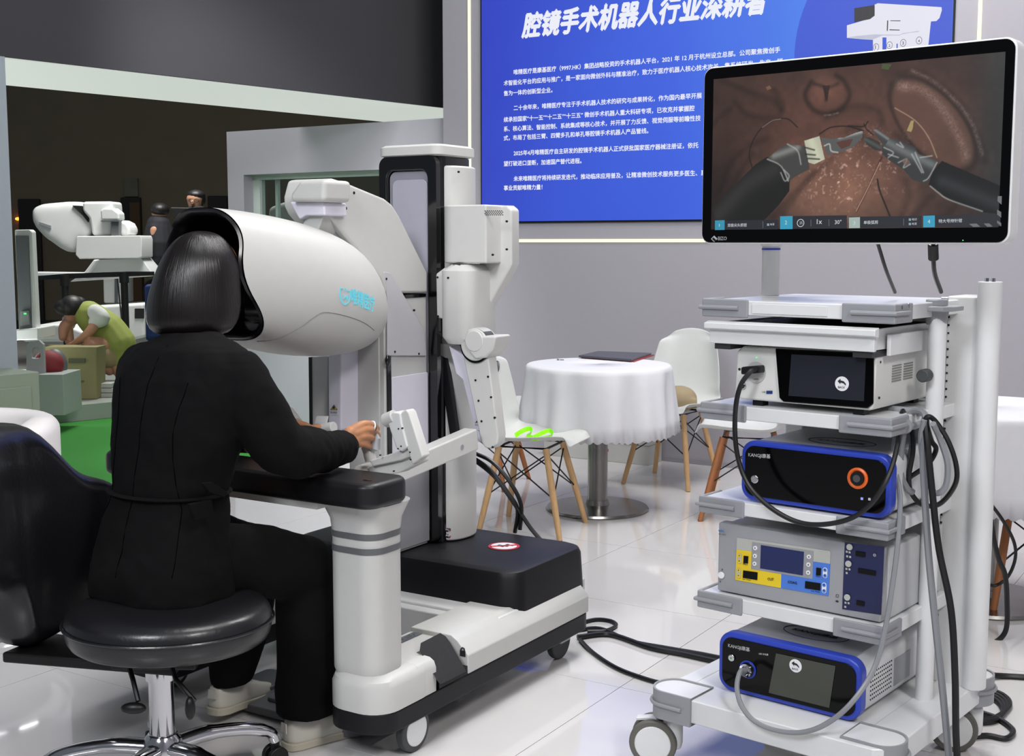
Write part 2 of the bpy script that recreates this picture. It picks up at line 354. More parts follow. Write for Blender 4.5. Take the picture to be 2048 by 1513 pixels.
# header beam and left pillar
a0 = at(10, 124, 6.56); a1 = at(887, 222, 9.0); b0_ = at(14, 174, 7.6); b1_ = at(780, 245, 9.86)
zh = 2.30
dv = (Vector((a1.x, a1.y, 0))-Vector((a0.x, a0.y, 0))).normalized(); nv = Vector((-dv.y, dv.x, 0))
e0 = Vector((a0.x, a0.y, 0)); e1 = e0+dv*4.6
hm = M(); hm.prism([(*e0.xy, zh), (*e1.xy, zh), (*(e1+nv*1.0).xy, zh), (*(e0+nv*1.05).xy, zh)], (0, 0, 2.6))
hm.prism([(*(e0-dv*6).xy, zh), (*e0.xy, zh), (*(e0+nv*.12).xy, zh), (*(e0-dv*6+nv*.12).xy, zh)], (0, 0, 2.6))
struct('wall_header', hm, HEAD, smooth=False)
sf = M().prism([(*(e0+nv*.01).xy, zh-.01), (*(e1+nv*.01).xy, zh-.01), (*(e1+nv*1.0).xy, zh-.01), (*(e0+nv*1.05).xy, zh-.01)], (0, 0, .008))
struct('ceiling', sf, SOFF, smooth=False)
struct('wall_left', M().prism([(*(e0-dv*6).xy, -.12), (*e0.xy, -.12), (*(e0+nv*.12).xy, -.12), (*(e0-dv*6+nv*.12).xy, -.12)], (0, 0, zh+.12)), mat('pillar_grey', (128, 136, 140), .7), smooth=False)
area((-4.4, 10.2, .5), (-3.0, 8.6, 2.3), .8, 16, (.95, 1, .96))  # added low fill near the floor, aimed up at the soffit
# far hall
struct('wall_far', M().box(-22, 14, 24, 24.3, -.2, 9), FARW, smooth=False)
dr = thing('door_1', 'x', 'x', (0, 0, 0)); del dr['label'], dr['category']; dr['kind'] = 'structure'
for u0, u1, v0, v1, c in ((246, 282, 395, 520, (22, 18, 12)), (418, 455, 392, 470, (16, 14, 12)), (40, 80, 398, 470, (26, 22, 18))):
    p0 = at(u0, v1, 23.95); p1 = at(u1, v0, 23.95)
    obj('door_panel', M().box(p0.x, p1.x, 23.9, 24, -.15, p1.z), mat('door_dark%d' % u0, c, .7), dr, bev=.02)
p0 = at(262, 520, 23.85); p1 = at(278, 405, 23.85)
obj('door_panel', M().box(p0.x, p1.x, 23.86, 23.9, -.1, p1.z), mat('door_amber', (70, 50, 22), .7), dr)
ps = at(261, 375, 23.9)
po = obj('wall_poster', M().box(ps.x-.13, ps.x+.13, 23.92, 23.99, ps.z-.17, ps.z+.17), mat('poster_pale', (92, 90, 78), .8, noise=.5, nscale=7)); tag(po, 'small pale notice on the dark far wall above the doorway', 'poster')
# neighbour platform
R1 = Fr(*fl(85, 850, -.1).xy, 44)
PLW = mat('platform_white', (150, 156, 150), .25)
pm = obj('platform', M().box(-9, 0, -7, 7, -.13, 0.03), PLW, smooth=False); pm.location = (R1.o[0], R1.o[1], 0); pm.rotation_euler.z = R1.rz; pm['kind'] = 'structure'
# ================================================================ SURGEON CONSOLE
con = frame_of(K, 'surgeon_console', 'large white and black surgeon console with rounded viewing hood, seen from behind the seated woman', 'console')
def kp(name, m, mt, par=None, **k): return obj(name, m, mt, par or con, **k)
def PA(a, pts): return [K.A(u, v, a) for u, v in pts]
def PB(b, pts): return [K.B(u, v, b) for u, v in pts]
def screw_dots(par, pts, K_, plane, val, r=.0035, d=.001):
    for u, v in pts:
        p = K_.B(u, v, val) if plane == 'B' else K_.A(u, v, val)
        m = M()
        if plane == 'B': m.cyl((p.x, p.y-d, p.z), (p.x, p.y+.004, p.z), r, n=10)
        else: m.cyl((p.x+d, p.y, p.z), (p.x-.004, p.y, p.z), r, n=10)
        obj('screw', m, BLACK, par)
CC = -.39
for side in (0, 1):
    mx = (lambda a: a) if side == 0 else (lambda a: 2*CC-a)
    def mir(out): return [(mx(x), y) for x, y in out]
    ft = kp('foot_band', M().slab(mir(rrect(-.1, .1, -.22, .92, .075, 7)), .09, .145), BLACKM, bev=.004)
    # white shell: low rail with sloped shoulder, higher block at the front
    secs = []
    for z, ins in ((.1455, 0), (.21, 0), (.226, .006), (.236, .022)): secs.append([(x, y, z) for x, y in mir(rrect(-.1+ins, .1-ins, -.22+ins, .035-ins*.3, .075-ins*.6, 7))])
    kp('foot_shell', M().loft(secs), WHITE)
    secs = []
    for z, o_ in ((.1455, 0), (.20, 0), (.235, -.035), (.25, -.06)):
        secs.append([(mx(-.1), .175, z), (mx(.1+o_), .175, z), (mx(.1+o_), .88, z), (mx(.06+o_), .92, z), (mx(-.1), .92, z)])
    kp('foot_shell', M().loft(secs), WHITE, bev=.004)
    kp('foot_shell', M().loft([[(mx(x), y, z) for x, y in ((-.099, -.05), (e_, -.05), (e_, .022), (.025, .030), (.025, .19), (-.099, .19))] for z, e_ in ((.1455, .0985), (.212, .0985), (.228, .092), (.2362, .078))]), WHITE)
    # post
    secs = []
    for z, e_, rr in ((.225, -.004, .05), (.24, .0, .05), (.265, 0, .05), (.60, 0, .05), (.64, .004, .05), (.665, .014, .055), (.684, .022, .06)):
        secs.append([(x, y, z) for x, y in mir(rrect(-.1-e_, .062+e_, -.195-e_, -.05+e_, rr, 7))])
    kp('armrest_post', M().loft(secs), WHITE)
    for z0, z1 in ((.556, .572), (.594, .610)):
        kp('trim_ring', M().slab(mir(rrect(-.102, .064, -.197, -.048, .052, 7)), z0, z1), mat('ring_grey', (92, 94, 96), .4))
    # caster
    cb = -.055
    wh = kp('caster', M().box(*sorted((mx(.02), mx(.075))), cb-.03, cb+.05, .075, .10).prism([(mx(.045), cb-.045, .10), (mx(.045), cb+.045, .10), (mx(.045), cb+.01, .045), (mx(.045), cb-.012, .045)], (.012 if side == 0 else -.012, 0, 0)), WHITE)
    ax = mx(.063)
    kp('wheel', M().cyl((ax, cb, .06), (ax+.026, cb, .06), .06, n=36), RUB, wh, bev=.006)
    kp('hub', M().cyl((ax-.002, cb, .06), (ax+.029, cb, .06), .044, n=32), WHITE2, wh, bev=.003)
    cb2 = .80
    wh = kp('caster', M().box(*sorted((mx(.0), mx(.06))), cb2-.03, cb2+.03, .06, .10), WHITE)
    kp('wheel', M().cyl((mx(.02), cb2, .06), (mx(.046), cb2, .06), .06, n=28), RUB, wh, bev=.006)
# brake pedal + padlock + name plate
tlp, trp, brp, blp = K.A(832, 1290, .03), K.A(886, 1262, .03), K.A(927, 1336, .115), K.A(874, 1362, .115)
def lerp(p, q, t): return p+(q-p)*t
pd = []
for c_, n1, n2 in ((tlp, blp, trp), (trp, tlp, brp), (brp, trp, blp), (blp, brp, tlp)):
    pass
kp('brake_pedal', M().prism([lerp(tlp, blp, .15), lerp(tlp, trp, .15), lerp(tlp, trp, .88), lerp(trp, brp, .15), brp, blp], (.012, 0, -.012)), mat('pedal_black', (16, 16, 17), .6, bump=.3), bev=.004)
kp('pedal_recess', M().box(-.02, .098, .037, .174, .146, .17), BLACKM)
lock = kp('padlock_mark', M().prism([K.B(u, v, .174) for u, v in [(920, 1301), (931, 1303), (931, 1315), (920, 1312)]], (0, -.001, 0)), INK, smooth=False)
kp('padlock_mark', M().tube([K.B(u, v, .1735) for u, v in [(922, 1303), (922, 1299), (925, 1296), (928, 1298), (929, 1303)]], .0022, 6), INK)
npz = .2375
pn = [K.Z(u, v, npz) for u, v in [(791, 1288), (796, 1291), (840, 1273), (825, 1271)]]
pn = [Vector((-.085, .05, npz)), Vector((-.055, .05, npz)), Vector((-.055, .17, npz)), Vector((-.085, .17, npz))]
kp('name_plate', M().prism(pn, (0, 0, .001)), mat('plate_grey', (86, 90, 96), .4), smooth=False)
text('唯精医疗', (-.062, .072, npz+.001), (0, 1, 0), (-1, 0, 0), .085, INKW, con, 'name_plate_text')
kp('name_plate_text', M().ring([(-.07+.008*math.cos(t), .06+.008*math.sin(t), npz+.001) for t in np.linspace(0, 6.28, 13)[:-1]], [(-.07+.005*math.cos(t), .06+.005*math.sin(t), npz+.001) for t in np.linspace(0, 6.28, 13)[:-1]], (0, 0, .0006)), INKW)
# chassis + base box
kp('chassis', M().box(2*CC-.06, .06, .40, .93, .12, .243).box(2*CC+.1, -.1, .36, .40, .14, .235), mat('chassis_white', (206, 206, 206), .4), bev=.006)
kp('crossbar', M().box(2*CC+.1, -.1, .405, .43, .06, .14), BLACKM)
secs = []
for z, ins in ((.218, .0), (.335, .006), (.352, .012), (.358, .026)): secs.append([(x, y, z) for x, y in rrect(2*CC-.07+ins, .07-ins, .475+ins, .945-ins, .065, 8)])
kp('base_cover', M().loft(secs), BLACKM, bev=.002)
c_ = K.Z(1008, 1093, .359)
RED = mat('sign_red', (176, 40, 50), .5); SW = mat('sign_white', (214, 214, 218), .5)
sg = kp('warning_sticker', M().lathe([(.052, 0), (.052, .001)], (c_.x, c_.y, .3585), 40), RED)
kp('sticker_disc', M().lathe([(.043, 0), (.043, .001)], (c_.x, c_.y, .3592), 40), SW, sg)
kp('sticker_figure', M().box(c_.x-.022, c_.x+.016, c_.y-.006, c_.y+.004, .3600, .3606).box(c_.x-.004, c_.x+.006, c_.y-.016, c_.y+.026, .3600, .3606).box(c_.x+.010, c_.x+.026, c_.y+.012, c_.y+.02, .3600, .3606), INK, sg, smooth=False)
kp('sticker_bar', M().prism([(c_.x-.036, c_.y-.028, .3608), (c_.x-.028, c_.y-.036, .3608), (c_.x+.036, c_.y+.028, .3608), (c_.x+.028, c_.y+.036, .3608)], (0, 0, .0006)), RED, sg, smooth=False)
# column
z1 = 1.628
kp('column', M().slab(rrect(-.575, -.345, .685, .87, .03), .35, z1).ring([(x, .66, z) for x, z in rrect(-.575, -.345, .36, z1, .03)], [(x, .66, z) for x, z in rrect(-.545, -.382, .38, z1-.045, .028)], (0, .027, 0)), GLOSS, bev=.006)
kp('column_inlay', M().prism([(x, .675, z) for x, z in rrect(-.543, -.384, .382, z1-.047, .026)], (0, .012, 0)), mat('inlay_lavender', (150, 150, 160), .35, .2), bev=.002)
kp('column_inlay', M().prism([(x, .668, z) for x, z in rrect(-.527, -.386, .385, z1-.075, .022)], (0, .010, 0)), mat('inlay_light', (176, 175, 188), .3, .2), bev=.002)
secs = []
for z, e_ in ((z1, -.002), (z1+.004, .006), (z1+.03, .006), (z1+.037, -.004)): secs.append([(x, y, z) for x, y in rrect(-.575-e_, -.345+e_+.01, .66-e_, .875+e_, .035, 7)])
kp('column_cap', M().loft(secs), WHITE)
# white side cover (bulging outwards)
out = [(-.36, .705)]+[(-.36+.052*math.sin(t)**.8, .705+.17*(1-math.cos(t))/2) for t in np.linspace(0.15, PI-.15, 12)]+[(-.36, .875)]
kp('column_side_cover', M().slab(out, .36, 1.598), WHITE, bev=.008)
screw_dots(con, [(918, 344)], K, 'A', -.283)
for v in (1061, 1073):
    p = K.A(899, v, -.2985); kp('plug', M().cyl((p.x-.01, p.y, p.z), (p.x+.001, p.y-.001, p.z), .007, n=14), CHROME)
# carrying tower and head plate
tw = kp('tower', M().box(-.53, -.382, .43, .655, .36, 1.178), GREYW, bev=.006)
kp('tower_side_panel', M().prism([(-.384, y, z) for y, z in rrect(.462, .654, .40, .93, .006)], (.006, 0, 0)), LAV, bev=.002)
kp('tower_side_panel', M().prism([(-.384, y, z) for y, z in rrect(.462, .654, .37, .64, .004)], (.008, 0, 0)), SILV, bev=.002)  # silver lower panel paints in how light falls on the tower side
kp('tower_seam', M().box(-.381, -.3775, .438, .458, .40, 1.02), GLOSS)
kp('tower_trim', M().box(-.520, -.400, .424, .431, .37, 1.1), GREYW, bev=.002)
up = PA(-.375, [(655, 359), (668, 357), (690, 364), (770, 397), (786, 410), (800, 432), (856, 545), (856, 587), (770, 587), (762, 560), (700, 483), (655, 428), (648, 412), (647, 392)])
kp('lift_arm', M().prism(up, (-.155, 0, 0)), WHITE, bev=.010, seg=3)
kp('lift_arm_seam', M().box(-.526, -.379, .43, .648, 1.176, 1.186), GLOSS)
ovl = PA(-.373, [(768, 546), (782, 546), (846, 655), (852, 700), (852, 940), (838, 940), (838, 700), (800, 640), (770, 600)])
kp('tower_overlap_panel', M().prism(PA(-.3735, [(768, 544), (782, 546), (848, 660), (853, 700), (853, 712), (775, 712), (775, 600)]), (-.006, 0, 0)), mat('panel_grey', (182, 181, 186), .4), bev=.002)
screw_dots(con, [(708, 386), (692, 417)], K, 'A', -.3748, .0045)
screw_dots(con, [(773, 558), (829, 621), (790, 704), (838, 708)], K, 'A', -.3725, .0035)
p0 = K.B(583, 400, .10)
kp('lift_head', M().prism(PB(.10, [(598, 360), (650, 359), (648, 404), (578, 404), (580, 388)]), (0, .12, 0)), WHITE, bev=.014, seg=3)
kp('lift_head_lower', M().prism(PB(.13, [(578, 404), (648, 404), (650, 432), (612, 432), (598, 440)]), (0, .10, 0)), LAV, bev=.006)
kp('lift_strut', M().loft([PB(.15, [(612, 430), (648, 430), (628, 482), (592, 482)]), [p+Vector((0, .10, -.01)) for p in PB(.15, [(612, 430), (648, 430), (628, 482), (592, 482)])]]), WHITE, bev=.004)
kp('lift_strut', M().prism([(-.5, .20, 1.40), (-.40, .20, 1.40), (-.40, .34, 1.24), (-.5, .34, 1.24)], (0, .06, .03)), SILV, bev=.004)
# hood
HOODSEC = [(-.262, 1.442, 1.085, .150, 3.0), (-.20, 1.440, 1.07, .160, 2.8), (-.10, 1.432, 1.05, .171, 2.6), (.0, 1.420, 1.034, .180, 2.5), (.09, 1.406, 1.022, .184, 2.4), (.18, 1.386, 1.015, .182, 2.35),
           (.26, 1.360, 1.014, .170, 2.3), (.32, 1.328, 1.018, .150, 2.25), (.375, 1.285, 1.030, .122, 2.2), (.418, 1.235, 1.048, .088, 2.1), (.445, 1.19, 1.075, .054, 2), (.457, 1.155, 1.11, .02, 2)]
HC_A = -.445
def hloop(b, zt, zb, hw, n, N=64, rim=0.):
    out = []; cz = (zt+zb)/2; hz = (zt-zb)/2
    for k in range(N):
        t = 2*PI*k/N; c, s2 = math.cos(t), math.sin(t)
        x = abs(c)**(2/n)*(1 if c > 0 else -1); z = abs(s2)**(2/n)*(1 if s2 > 0 else -1)
        low = max(0, (.35-z)/1.35)                      # 0 at mid .. 1 at bottom
        wf = 1+.17*rim*max(0, -z)**2
        bb = b+rim*(.10*low**1.7-.012*math.cos(z*5)*(1 if abs(x) > .5 else 0)+(-.015 if z > .8 else 0)*0)
        # flatten the upper flank so the crown is wider than the belly
        out.append((HC_A+x*hw*wf*(1-.06*max(0, z)), bb, cz+z*hz))
    return out
secs = [hloop(*q, rim=max(0, 1-(q[0]+.262)/.3)) for q in HOODSEC]
hood = kp('hood', M().loft(secs, caps=False).loft([secs[-1]]*2), WHITE, ang=80, sub=1)
rim0 = hloop(-.262, 1.442, 1.085, .150, 3.0, rim=1)
def insc(loop, k, db, kz=None): return [(HC_A+(x-HC_A)*k, y+db, 1.262+(z-1.262)*(kz or k)) for x, y, z in loop]
kp('viewer_opening', M().loft([insc(rim0, .985, -.003), insc(rim0, .955, -.010), insc(rim0, .90, -.002), insc(rim0, .84, .05), insc(rim0, .78, .16), insc(rim0, .6, .24)], caps=False), LINER, hood, ang=80)
kp('viewer_face', M().slab([(0, 0)]*3, 0, 0) if 0 else M().box(-.54, -.35, -.02, .0, 1.12, 1.36), GLOSS, hood, bev=.02)
dg = bpy.context.evaluated_depsgraph_get(); dg.update()
BV = BVHTree.FromObject(hood, dg)
def onhood(p, lift=.0012):
    h = BV.ray_cast(Vector((p[0]+.5, p[1], p[2])), Vector((-1, 0, 0)))
    return h[0]+h[1]*lift if h[0] is not None else Vector(p)
CY = mat('logo_cyan', (110, 215, 235), .5, emit=.85, noise=0)
def hoodtext(me, u0, v0, u1, v1, h):
    p = K.A(u0, v0, -.27); q = K.A(u1, v1, -.27); x = (q-p); wd = x.length; x.normalize(); y = Vector((0, 0, 1))
    xs = [v.co.x for v in me.vertices]; ys = [v.co.y for v in me.vertices]; x0, xw, y0, yh = min(xs), max(xs)-min(xs), min(ys), max(ys)-min(ys)
    for v in me.vertices: v.co = onhood(p+x*((v.co.x-x0)/xw*wd)+y*((v.co.y-y0)/yh*h))
    me.materials.clear(); me.materials.append(CY)
    o = bpy.data.objects.new('lettering', me); COL.objects.link(o); o.parent = hood; o['kind'] = 'stuff'
hoodtext(bold(textmesh('唯精医疗'), .028), 698, 608, 752, 626, .047)
def hoodline(px, r, mt, nm, closed=False, a=-.27):
    pts = [onhood(K.A(u, v, a), r*.3) for u, v in spline([(u, v, 0) for u, v in px], 5, closed) for u, v in [(u, v)]] if 0 else [onhood(K.A(p.x, p.y, a), r*.3) for p in spline([(u, v, 0) for u, v in px], 5, closed)]
    kp(nm, M().tube(pts, r, 6, closed=closed), mt, hood)
hoodline([(676, 577), (675, 590), (679, 602), (686, 609), (693, 604), (696, 593), (696, 583)], .0022, CY, 'emblem')
hoodline([(681, 590), (683, 598), (687, 592), (690, 600), (692, 589)], .0018, CY, 'emblem')
hoodline([(676, 577), (682, 577)], .0018, CY, 'emblem'); hoodline([(690, 581), (696, 583)], .0018, CY, 'emblem')
hoodline([(686, 577), (688, 580), (686, 582), (684, 580)], .0014, CY, 'emblem', True)
SEAM = mat('seam_grey', (120, 120, 118), .6)
hoodline([(568, 686), (585, 680), (612, 655), (632, 634), (650, 625), (690, 632), (730, 645), (765, 662)], .0011, SEAM, 'seam', a=-.27)
# armrest
ar = kp('armrest', M().slab(rrect(2*CC-.105, .105, -.26, -.085, .045, 6), .688, .755), mat('armrest_black', (15, 15, 18), .42, bump=.05, spec=.4), bev=.018, seg=4)
p = K.Z(735, 961, .7555); kp('armrest_slot', M().slab([(p.x+.014*math.cos(t), p.y+.006*math.sin(t)) for t in np.linspace(0, 6.28, 17)[:-1]], .755, .7562), GLOSS, ar)
kp('armrest_beam', M().box(2*CC+.05, -.08, -.245, -.10, .672, .69), WHITE)
# right master manipulator
AM = mat('manipulator_white', (198, 198, 195), .38, coat=.1)
def pb(name, px, b, d, mt=AM, par=None, bev=.006, **k): return kp(name, M().prism(PB(b, px), (0, d, 0)), mt, par, bev=bev, **k)
z0b, z1b = K.B(950, 527, .64).z, K.B(950, 410, .64).z
xl, xr = K.B(884, 480, .66).x, K.B(1022, 480, .77).x
kp('shoulder_bracket', M().prism(PB(.76, [(985, 412), (1030, 412), (1040, 420), (1040, 528), (1030, 548), (988, 622), (975, 622), (975, 500)]), (0, -.05, 0)), AM, bev=.008)
kp('shoulder_housing', M().slab([(xl+.065-.065*math.cos(t), .70-.075*math.sin(t)) for t in np.linspace(-PI/2, PI/2, 14)]+[(xr, .625), (xr, .775)], z0b, z1b), AM, bev=.006)
kp('vent_grid', M().box(-.20, -.1995, .62, .621, 1, 1.001) if 0 else (lambda m: [m.cyl((lambda p: (p.x, .6235, p.z))(K.B(970+i*4.1+(j % 2)*2, 422+j*2.7, .624)), (lambda p: (p.x, .627, p.z))(K.B(970+i*4.1+(j % 2)*2, 422+j*2.7, .624)), .0016, n=6) for i in range(9) for j in range(4)] and m)(M()), BLACK, kind='stuff')
screw_dots(con, [(1013, 443), (1013, 499), (985, 510)], K, 'B', .624)
zA, zB_, zC = K.B(930, 545, .60).z, K.B(930, 690, .60).z, K.B(930, 530, .60).z
xa, xb2, xc = K.B(886, 600, .62).x, K.B(997, 600, .76).x, K.B(871, 600, .66).x
secs = []
for z, e_ in ((zC, -.022), (zA+.004, 0), (zA-.01, 0), (K.B(930, 672, .66).z, 0), (zB_, -.012)):
    secs.append([(x, y, z) for x, y in rrect(xa-e_, xb2+e_, .585-e_, .775+e_, .045, 7)])
kp('elbow_housing', M().loft(secs), AM, bev=.003)
pb('elbow_side_cover', [(871, 548), (890, 534), (890, 640), (873, 636)], .64, .12)
screw_dots(con, [(896, 556)], K, 'B', .583)
screw_dots(con, [(875, 555), (876, 633)], K, 'B', .639)
jc = K.B(948, 690, .60)
kp('elbow_joint', M().cyl((jc.x, .60, jc.z), (jc.x, .66, jc.z), .052, n=40), AM, bev=.006)
kp('elbow_joint_ring', M().cyl((jc.x, .604, jc.z-.003), (jc.x, .65, jc.z-.003), .0545, n=40), GLOSS)
kp('elbow_joint_cap', M().cyl((jc.x+.004, .592, jc.z+.012), (jc.x+.004, .60, jc.z+.012), .034, n=36), AM, bev=.004)
pb('elbow_lobe', [(916, 672), (992, 672), (986, 700), (972, 716), (950, 720), (938, 706), (934, 690)], .594, .09, bev=.008)
jd = K.B(903, 690, .70); kp('back_joint', M().cyl((jd.x, .69, jd.z), (jd.x, .74, jd.z), .042, n=32), mat('brushed_steel', (150, 150, 148), .35, .9), bev=.003)
pb('crank_plate', [(868, 695), (875, 688), (915, 690), (915, 722), (890, 716), (875, 708), (868, 705)], .68, .01, MATS['brushed_steel'], bev=.001)
fm = kp('forearm', M().prism(PB(.61, [(925, 712), (975, 705), (996, 872), (994, 890), (982, 899), (970, 897), (962, 886)]), (0, .05, 0)), AM, bev=.006)
pb('forearm_side', [(897, 692), (928, 712), (962, 886), (953, 880), (947, 850), (925, 760), (912, 748)], .63, .06, LAV, bev=.004)
screw_dots(fm, [(951, 761), (976, 754), (957, 802), (982, 795), (963, 843), (989, 836), (985, 895)], K, 'B', .609)
def warn(px, b, par):
    kp('warning_label', M().prism(PB(b, px), (0, .001, 0)), mat('label_pale', (205, 203, 214), .5), par, smooth=False)
    cx = sum(p[0] for p in px)/4; yt = min(p[1] for p in px); wd = abs(px[1][0]-px[0][0])
    kp('warning_triangle', M().prism(PB(b-.001, [(cx, yt+2), (cx+wd*.42, yt+wd*.72), (cx-wd*.42, yt+wd*.72)]), (0, .001, 0)), INK, par, smooth=False)
    kp('warning_triangle', M().prism(PB(b-.002, [(cx, yt+4.4), (cx+wd*.32, yt+wd*.67), (cx-wd*.32, yt+wd*.67)]), (0, .001, 0)), mat('warning_yellow', (205, 180, 30), .5), par, smooth=False)
    kp('warning_mark', M().prism(PB(b-.003, [(cx-1, yt+wd*.3), (cx+1.2, yt+wd*.32), (cx+2.4, yt+wd*.6), (cx-3, yt+wd*.6)]), (0, .001, 0)), INK, par, smooth=False)
    p = K.B(cx-wd*.38, yt+wd*1.08, b-.001); text('当心夹手', (p.x, b-.001, p.z), (1, 0, 0), (0, 0, 1), wd*.8/520, INK, par, 'warning_text')
warn([(948, 838), (960, 838), (962, 861), (950, 861)], .628, fm)
kp('drive_rod', M().prism(PB(.70, [(873, 697), (890, 702), (915, 874), (901, 881)]), (0, .02, 0)), BLACKM, bev=.002)
lk = kp('link_arm', M().prism(PA(-.125, [(955, 858), (958, 900), (801, 967), (760, 980), (742, 968), (733, 945), (738, 935), (844, 906)]), (-.05, 0, 0)), AM, bev=.006)
p = K.A(924, 895, -.125); kp('link_plug', M().cyl((p.x-.004, p.y, p.z), (p.x+.0015, p.y, p.z), .0085, n=18), SILV, lk)
# right hand controller
gp = lambda u, v, b=.02: K.B(u, v, b)
hc = kp('controller_base', M().cyl(gp(733, 938), gp(737, 960), .022, n=24).prism(PB(.0, [(735, 936), (800, 905), (838, 895), (842, 925), (800, 946), (745, 957)]), (0, .04, 0)), AM, bev=.004)
kp('controller_arm', M().prism(PB(-.012, [(738, 922), (800, 902), (824, 896), (826, 912), (800, 922), (745, 934)]), (0, .04, 0)), AM, hc, bev=.004)
kp('controller_plate', M().prism(PB(-.02, [(800, 826), (812, 819), (818, 826), (846, 914), (824, 930), (797, 848)]), (0, .035, 0)), AM, hc, bev=.005)
kp('controller_plate', M().prism(PB(-.025, [(772, 836), (786, 824), (800, 826), (803, 848), (815, 895), (802, 905), (792, 898), (778, 857)]), (0, .045, 0)), mat('controller_white', (206, 207, 205), .4), hc, bev=.005)
kp('controller_knob', M().cyl(gp(771, 842, -.01), gp(790, 834, -.01), .0195, n=24), GREYW, hc, bev=.002)
screw_dots(hc, [(797, 858), (804, 857), (802, 893), (796, 898), (760, 911)], K, 'B', -.026, .002)
screw_dots(hc, [(820, 905), (821, 920), (787, 943)], K, 'B', -.021, .002)
kp('controller_grip', M().tube([gp(742, 922), gp(737, 903), gp(733, 893)], [.0165, .0165, .016], 20), AM, hc)
kp('controller_grip', M().tube([gp(741, 898), gp(750, 893), gp(751, 880), gp(742, 862)], [.012, .017, .015, .012], 18), mat('grip_grey', (170, 172, 174), .35), hc)
rc = gp(744, 856, .01); rpts = [(rc.x+.012*math.cos(t), rc.y+.006*math.sin(t), rc.z+.0145*math.sin(t)) for t in np.linspace(0, 2*PI, 25)[:-1]]
kp('finger_ring', M().tube(rpts, .0035, 8, closed=True), GLOSS, hc)
kp('finger_ring', M().tube([(x+.001, y-.003, z+.002) for x, y, z in rpts], .0028, 8, closed=True), WHITE2, hc)
# left manipulator seen below the hood
LB = .36
pb('left_arm', [(622, 715), (656, 715), (656, 880), (622, 880)], LB, .06, GREYW, bev=.003)
pb('left_arm_edge', [(617, 715), (623, 715), (625, 872), (619, 868)], LB-.002, .02, GLOSS, bev=0)
la = pb('left_arm_cover', [(656, 700), (682, 700), (682, 862), (656, 862)], LB-.02, .08, LAV, bev=.006)
pb('left_arm_back', [(682, 700), (706, 700), (706, 905), (682, 905)], LB+.04, .05, LAV, bev=.003)
screw_dots(la, [(684, 732), (684, 771), (684, 809), (684, 864)], K, 'B', LB+.039, .003)
warn([(659, 808), (676, 808), (676, 831), (659, 831)], LB-.021, la)
lc = kp('left_controller', M().tube([K.B(575, 826, .16), K.B(592, 848, .13)], [.021, .021], 22), AM, bev=.002)
kp('left_controller_knob', M().tube([K.B(624, 861, .14), K.B(668, 855, .14)], [.016, .0165], 20), GREYW, lc, bev=.002)
kp('left_controller_stem', M().prism(PB(.15, [(640, 868), (658, 868), (657, 895), (645, 890)]), (0, .02, 0)), AM, lc, bev=.002)
kp('left_controller_grip', M().tube([K.B(600, 854, .13), K.B(612, 856, .13)], [.013, .011], 14).tube([K.B(604, 866, .13), K.B(625, 870, .14)], [.007, .006], 10), GLOSS, lc)
for l_ in ([(633, 833), (655, 833), (652, 848), (629, 848)], [(624, 872), (641, 872), (645, 888), (620, 884)]): kp('left_controller_pad', M().prism(PB(.165, l_), (0, .006, 0)), WHITE2, lc, bev=.001)
# handle slot visible left of the tower (black knob)
p = K.B(772, 722, .42); kp('tower_knob', M().ell((p.x, .43, p.z), (.008, .012, .018)), GLOSS)
# foot pedal tray
pt_ = obj('foot_pedal_tray', M().slab(rrect(-.62, -.08, -.10, .20, .06, 6), .006, .03), mat('tray_grey', (96, 98, 102), .35), None, bev=.006)
pt_.location = (K.o[0], K.o[1], 0); pt_.rotation_euler.z = K.rz; tag(pt_, 'flat grey pedal tray on the floor under the shoes of the seated woman', 'pedal tray')
for a_ in (-.56, -.40, -.24):
    kp('pedal', M().slab(rrect(a_-.06, a_+.06, -.05, .14, .02, 4), .03, .042), mat('pedal_steel', (120, 122, 126), .3, .5), pt_, bev=.003)
# ================================================================ SEATED WOMAN
wom = frame_of(K, 'person', 'seated woman with dark bob in black suit, face inside the white viewing hood', 'person')
def pw(name, m, mt, par=None, **k): return obj(name, m, mt, par or wom, **k)
bd = M()
hcx, hcy, hcz = -.375, -.31, 1.245
bd.ell((hcx, hcy, hcz+.02), (.074, .092, .105), 24, 18); bd.ell((hcx, hcy+.045, hcz-.045), (.052, .045, .062), 20, 14)
bd.ell((hcx, hcy+.093, hcz-.012), (.011, .016, .020), 12, 8); bd.ell((hcx, hcy+.082, hcz-.050), (.022, .010, .008), 12, 8)
for s_ in (-1, 1): bd.ell((hcx+s_*.076, hcy+.005, hcz), (.008, .018, .028), 12, 8)
bd.limb([(-.335, -.405, 1.06), (-.345, -.375, 1.11), (-.365, -.33, 1.19)], [.055, .050, .052])
bd.limb([(-.335, -.52, .60), (-.33, -.49, .78), (-.32, -.455, .96)], [.13, .11, .12], 18)
bd.limb([(-.45, -.45, 1.0), (-.32, -.45, 1.02), (-.18, -.45, 1.0)], [.04, .06, .04])
def arm(S, E_, Wp, bd): bd.limb([S, E_, Wp], [.036, .032, .022])
hp = lambda u, v, a: K.A(u, v, a)
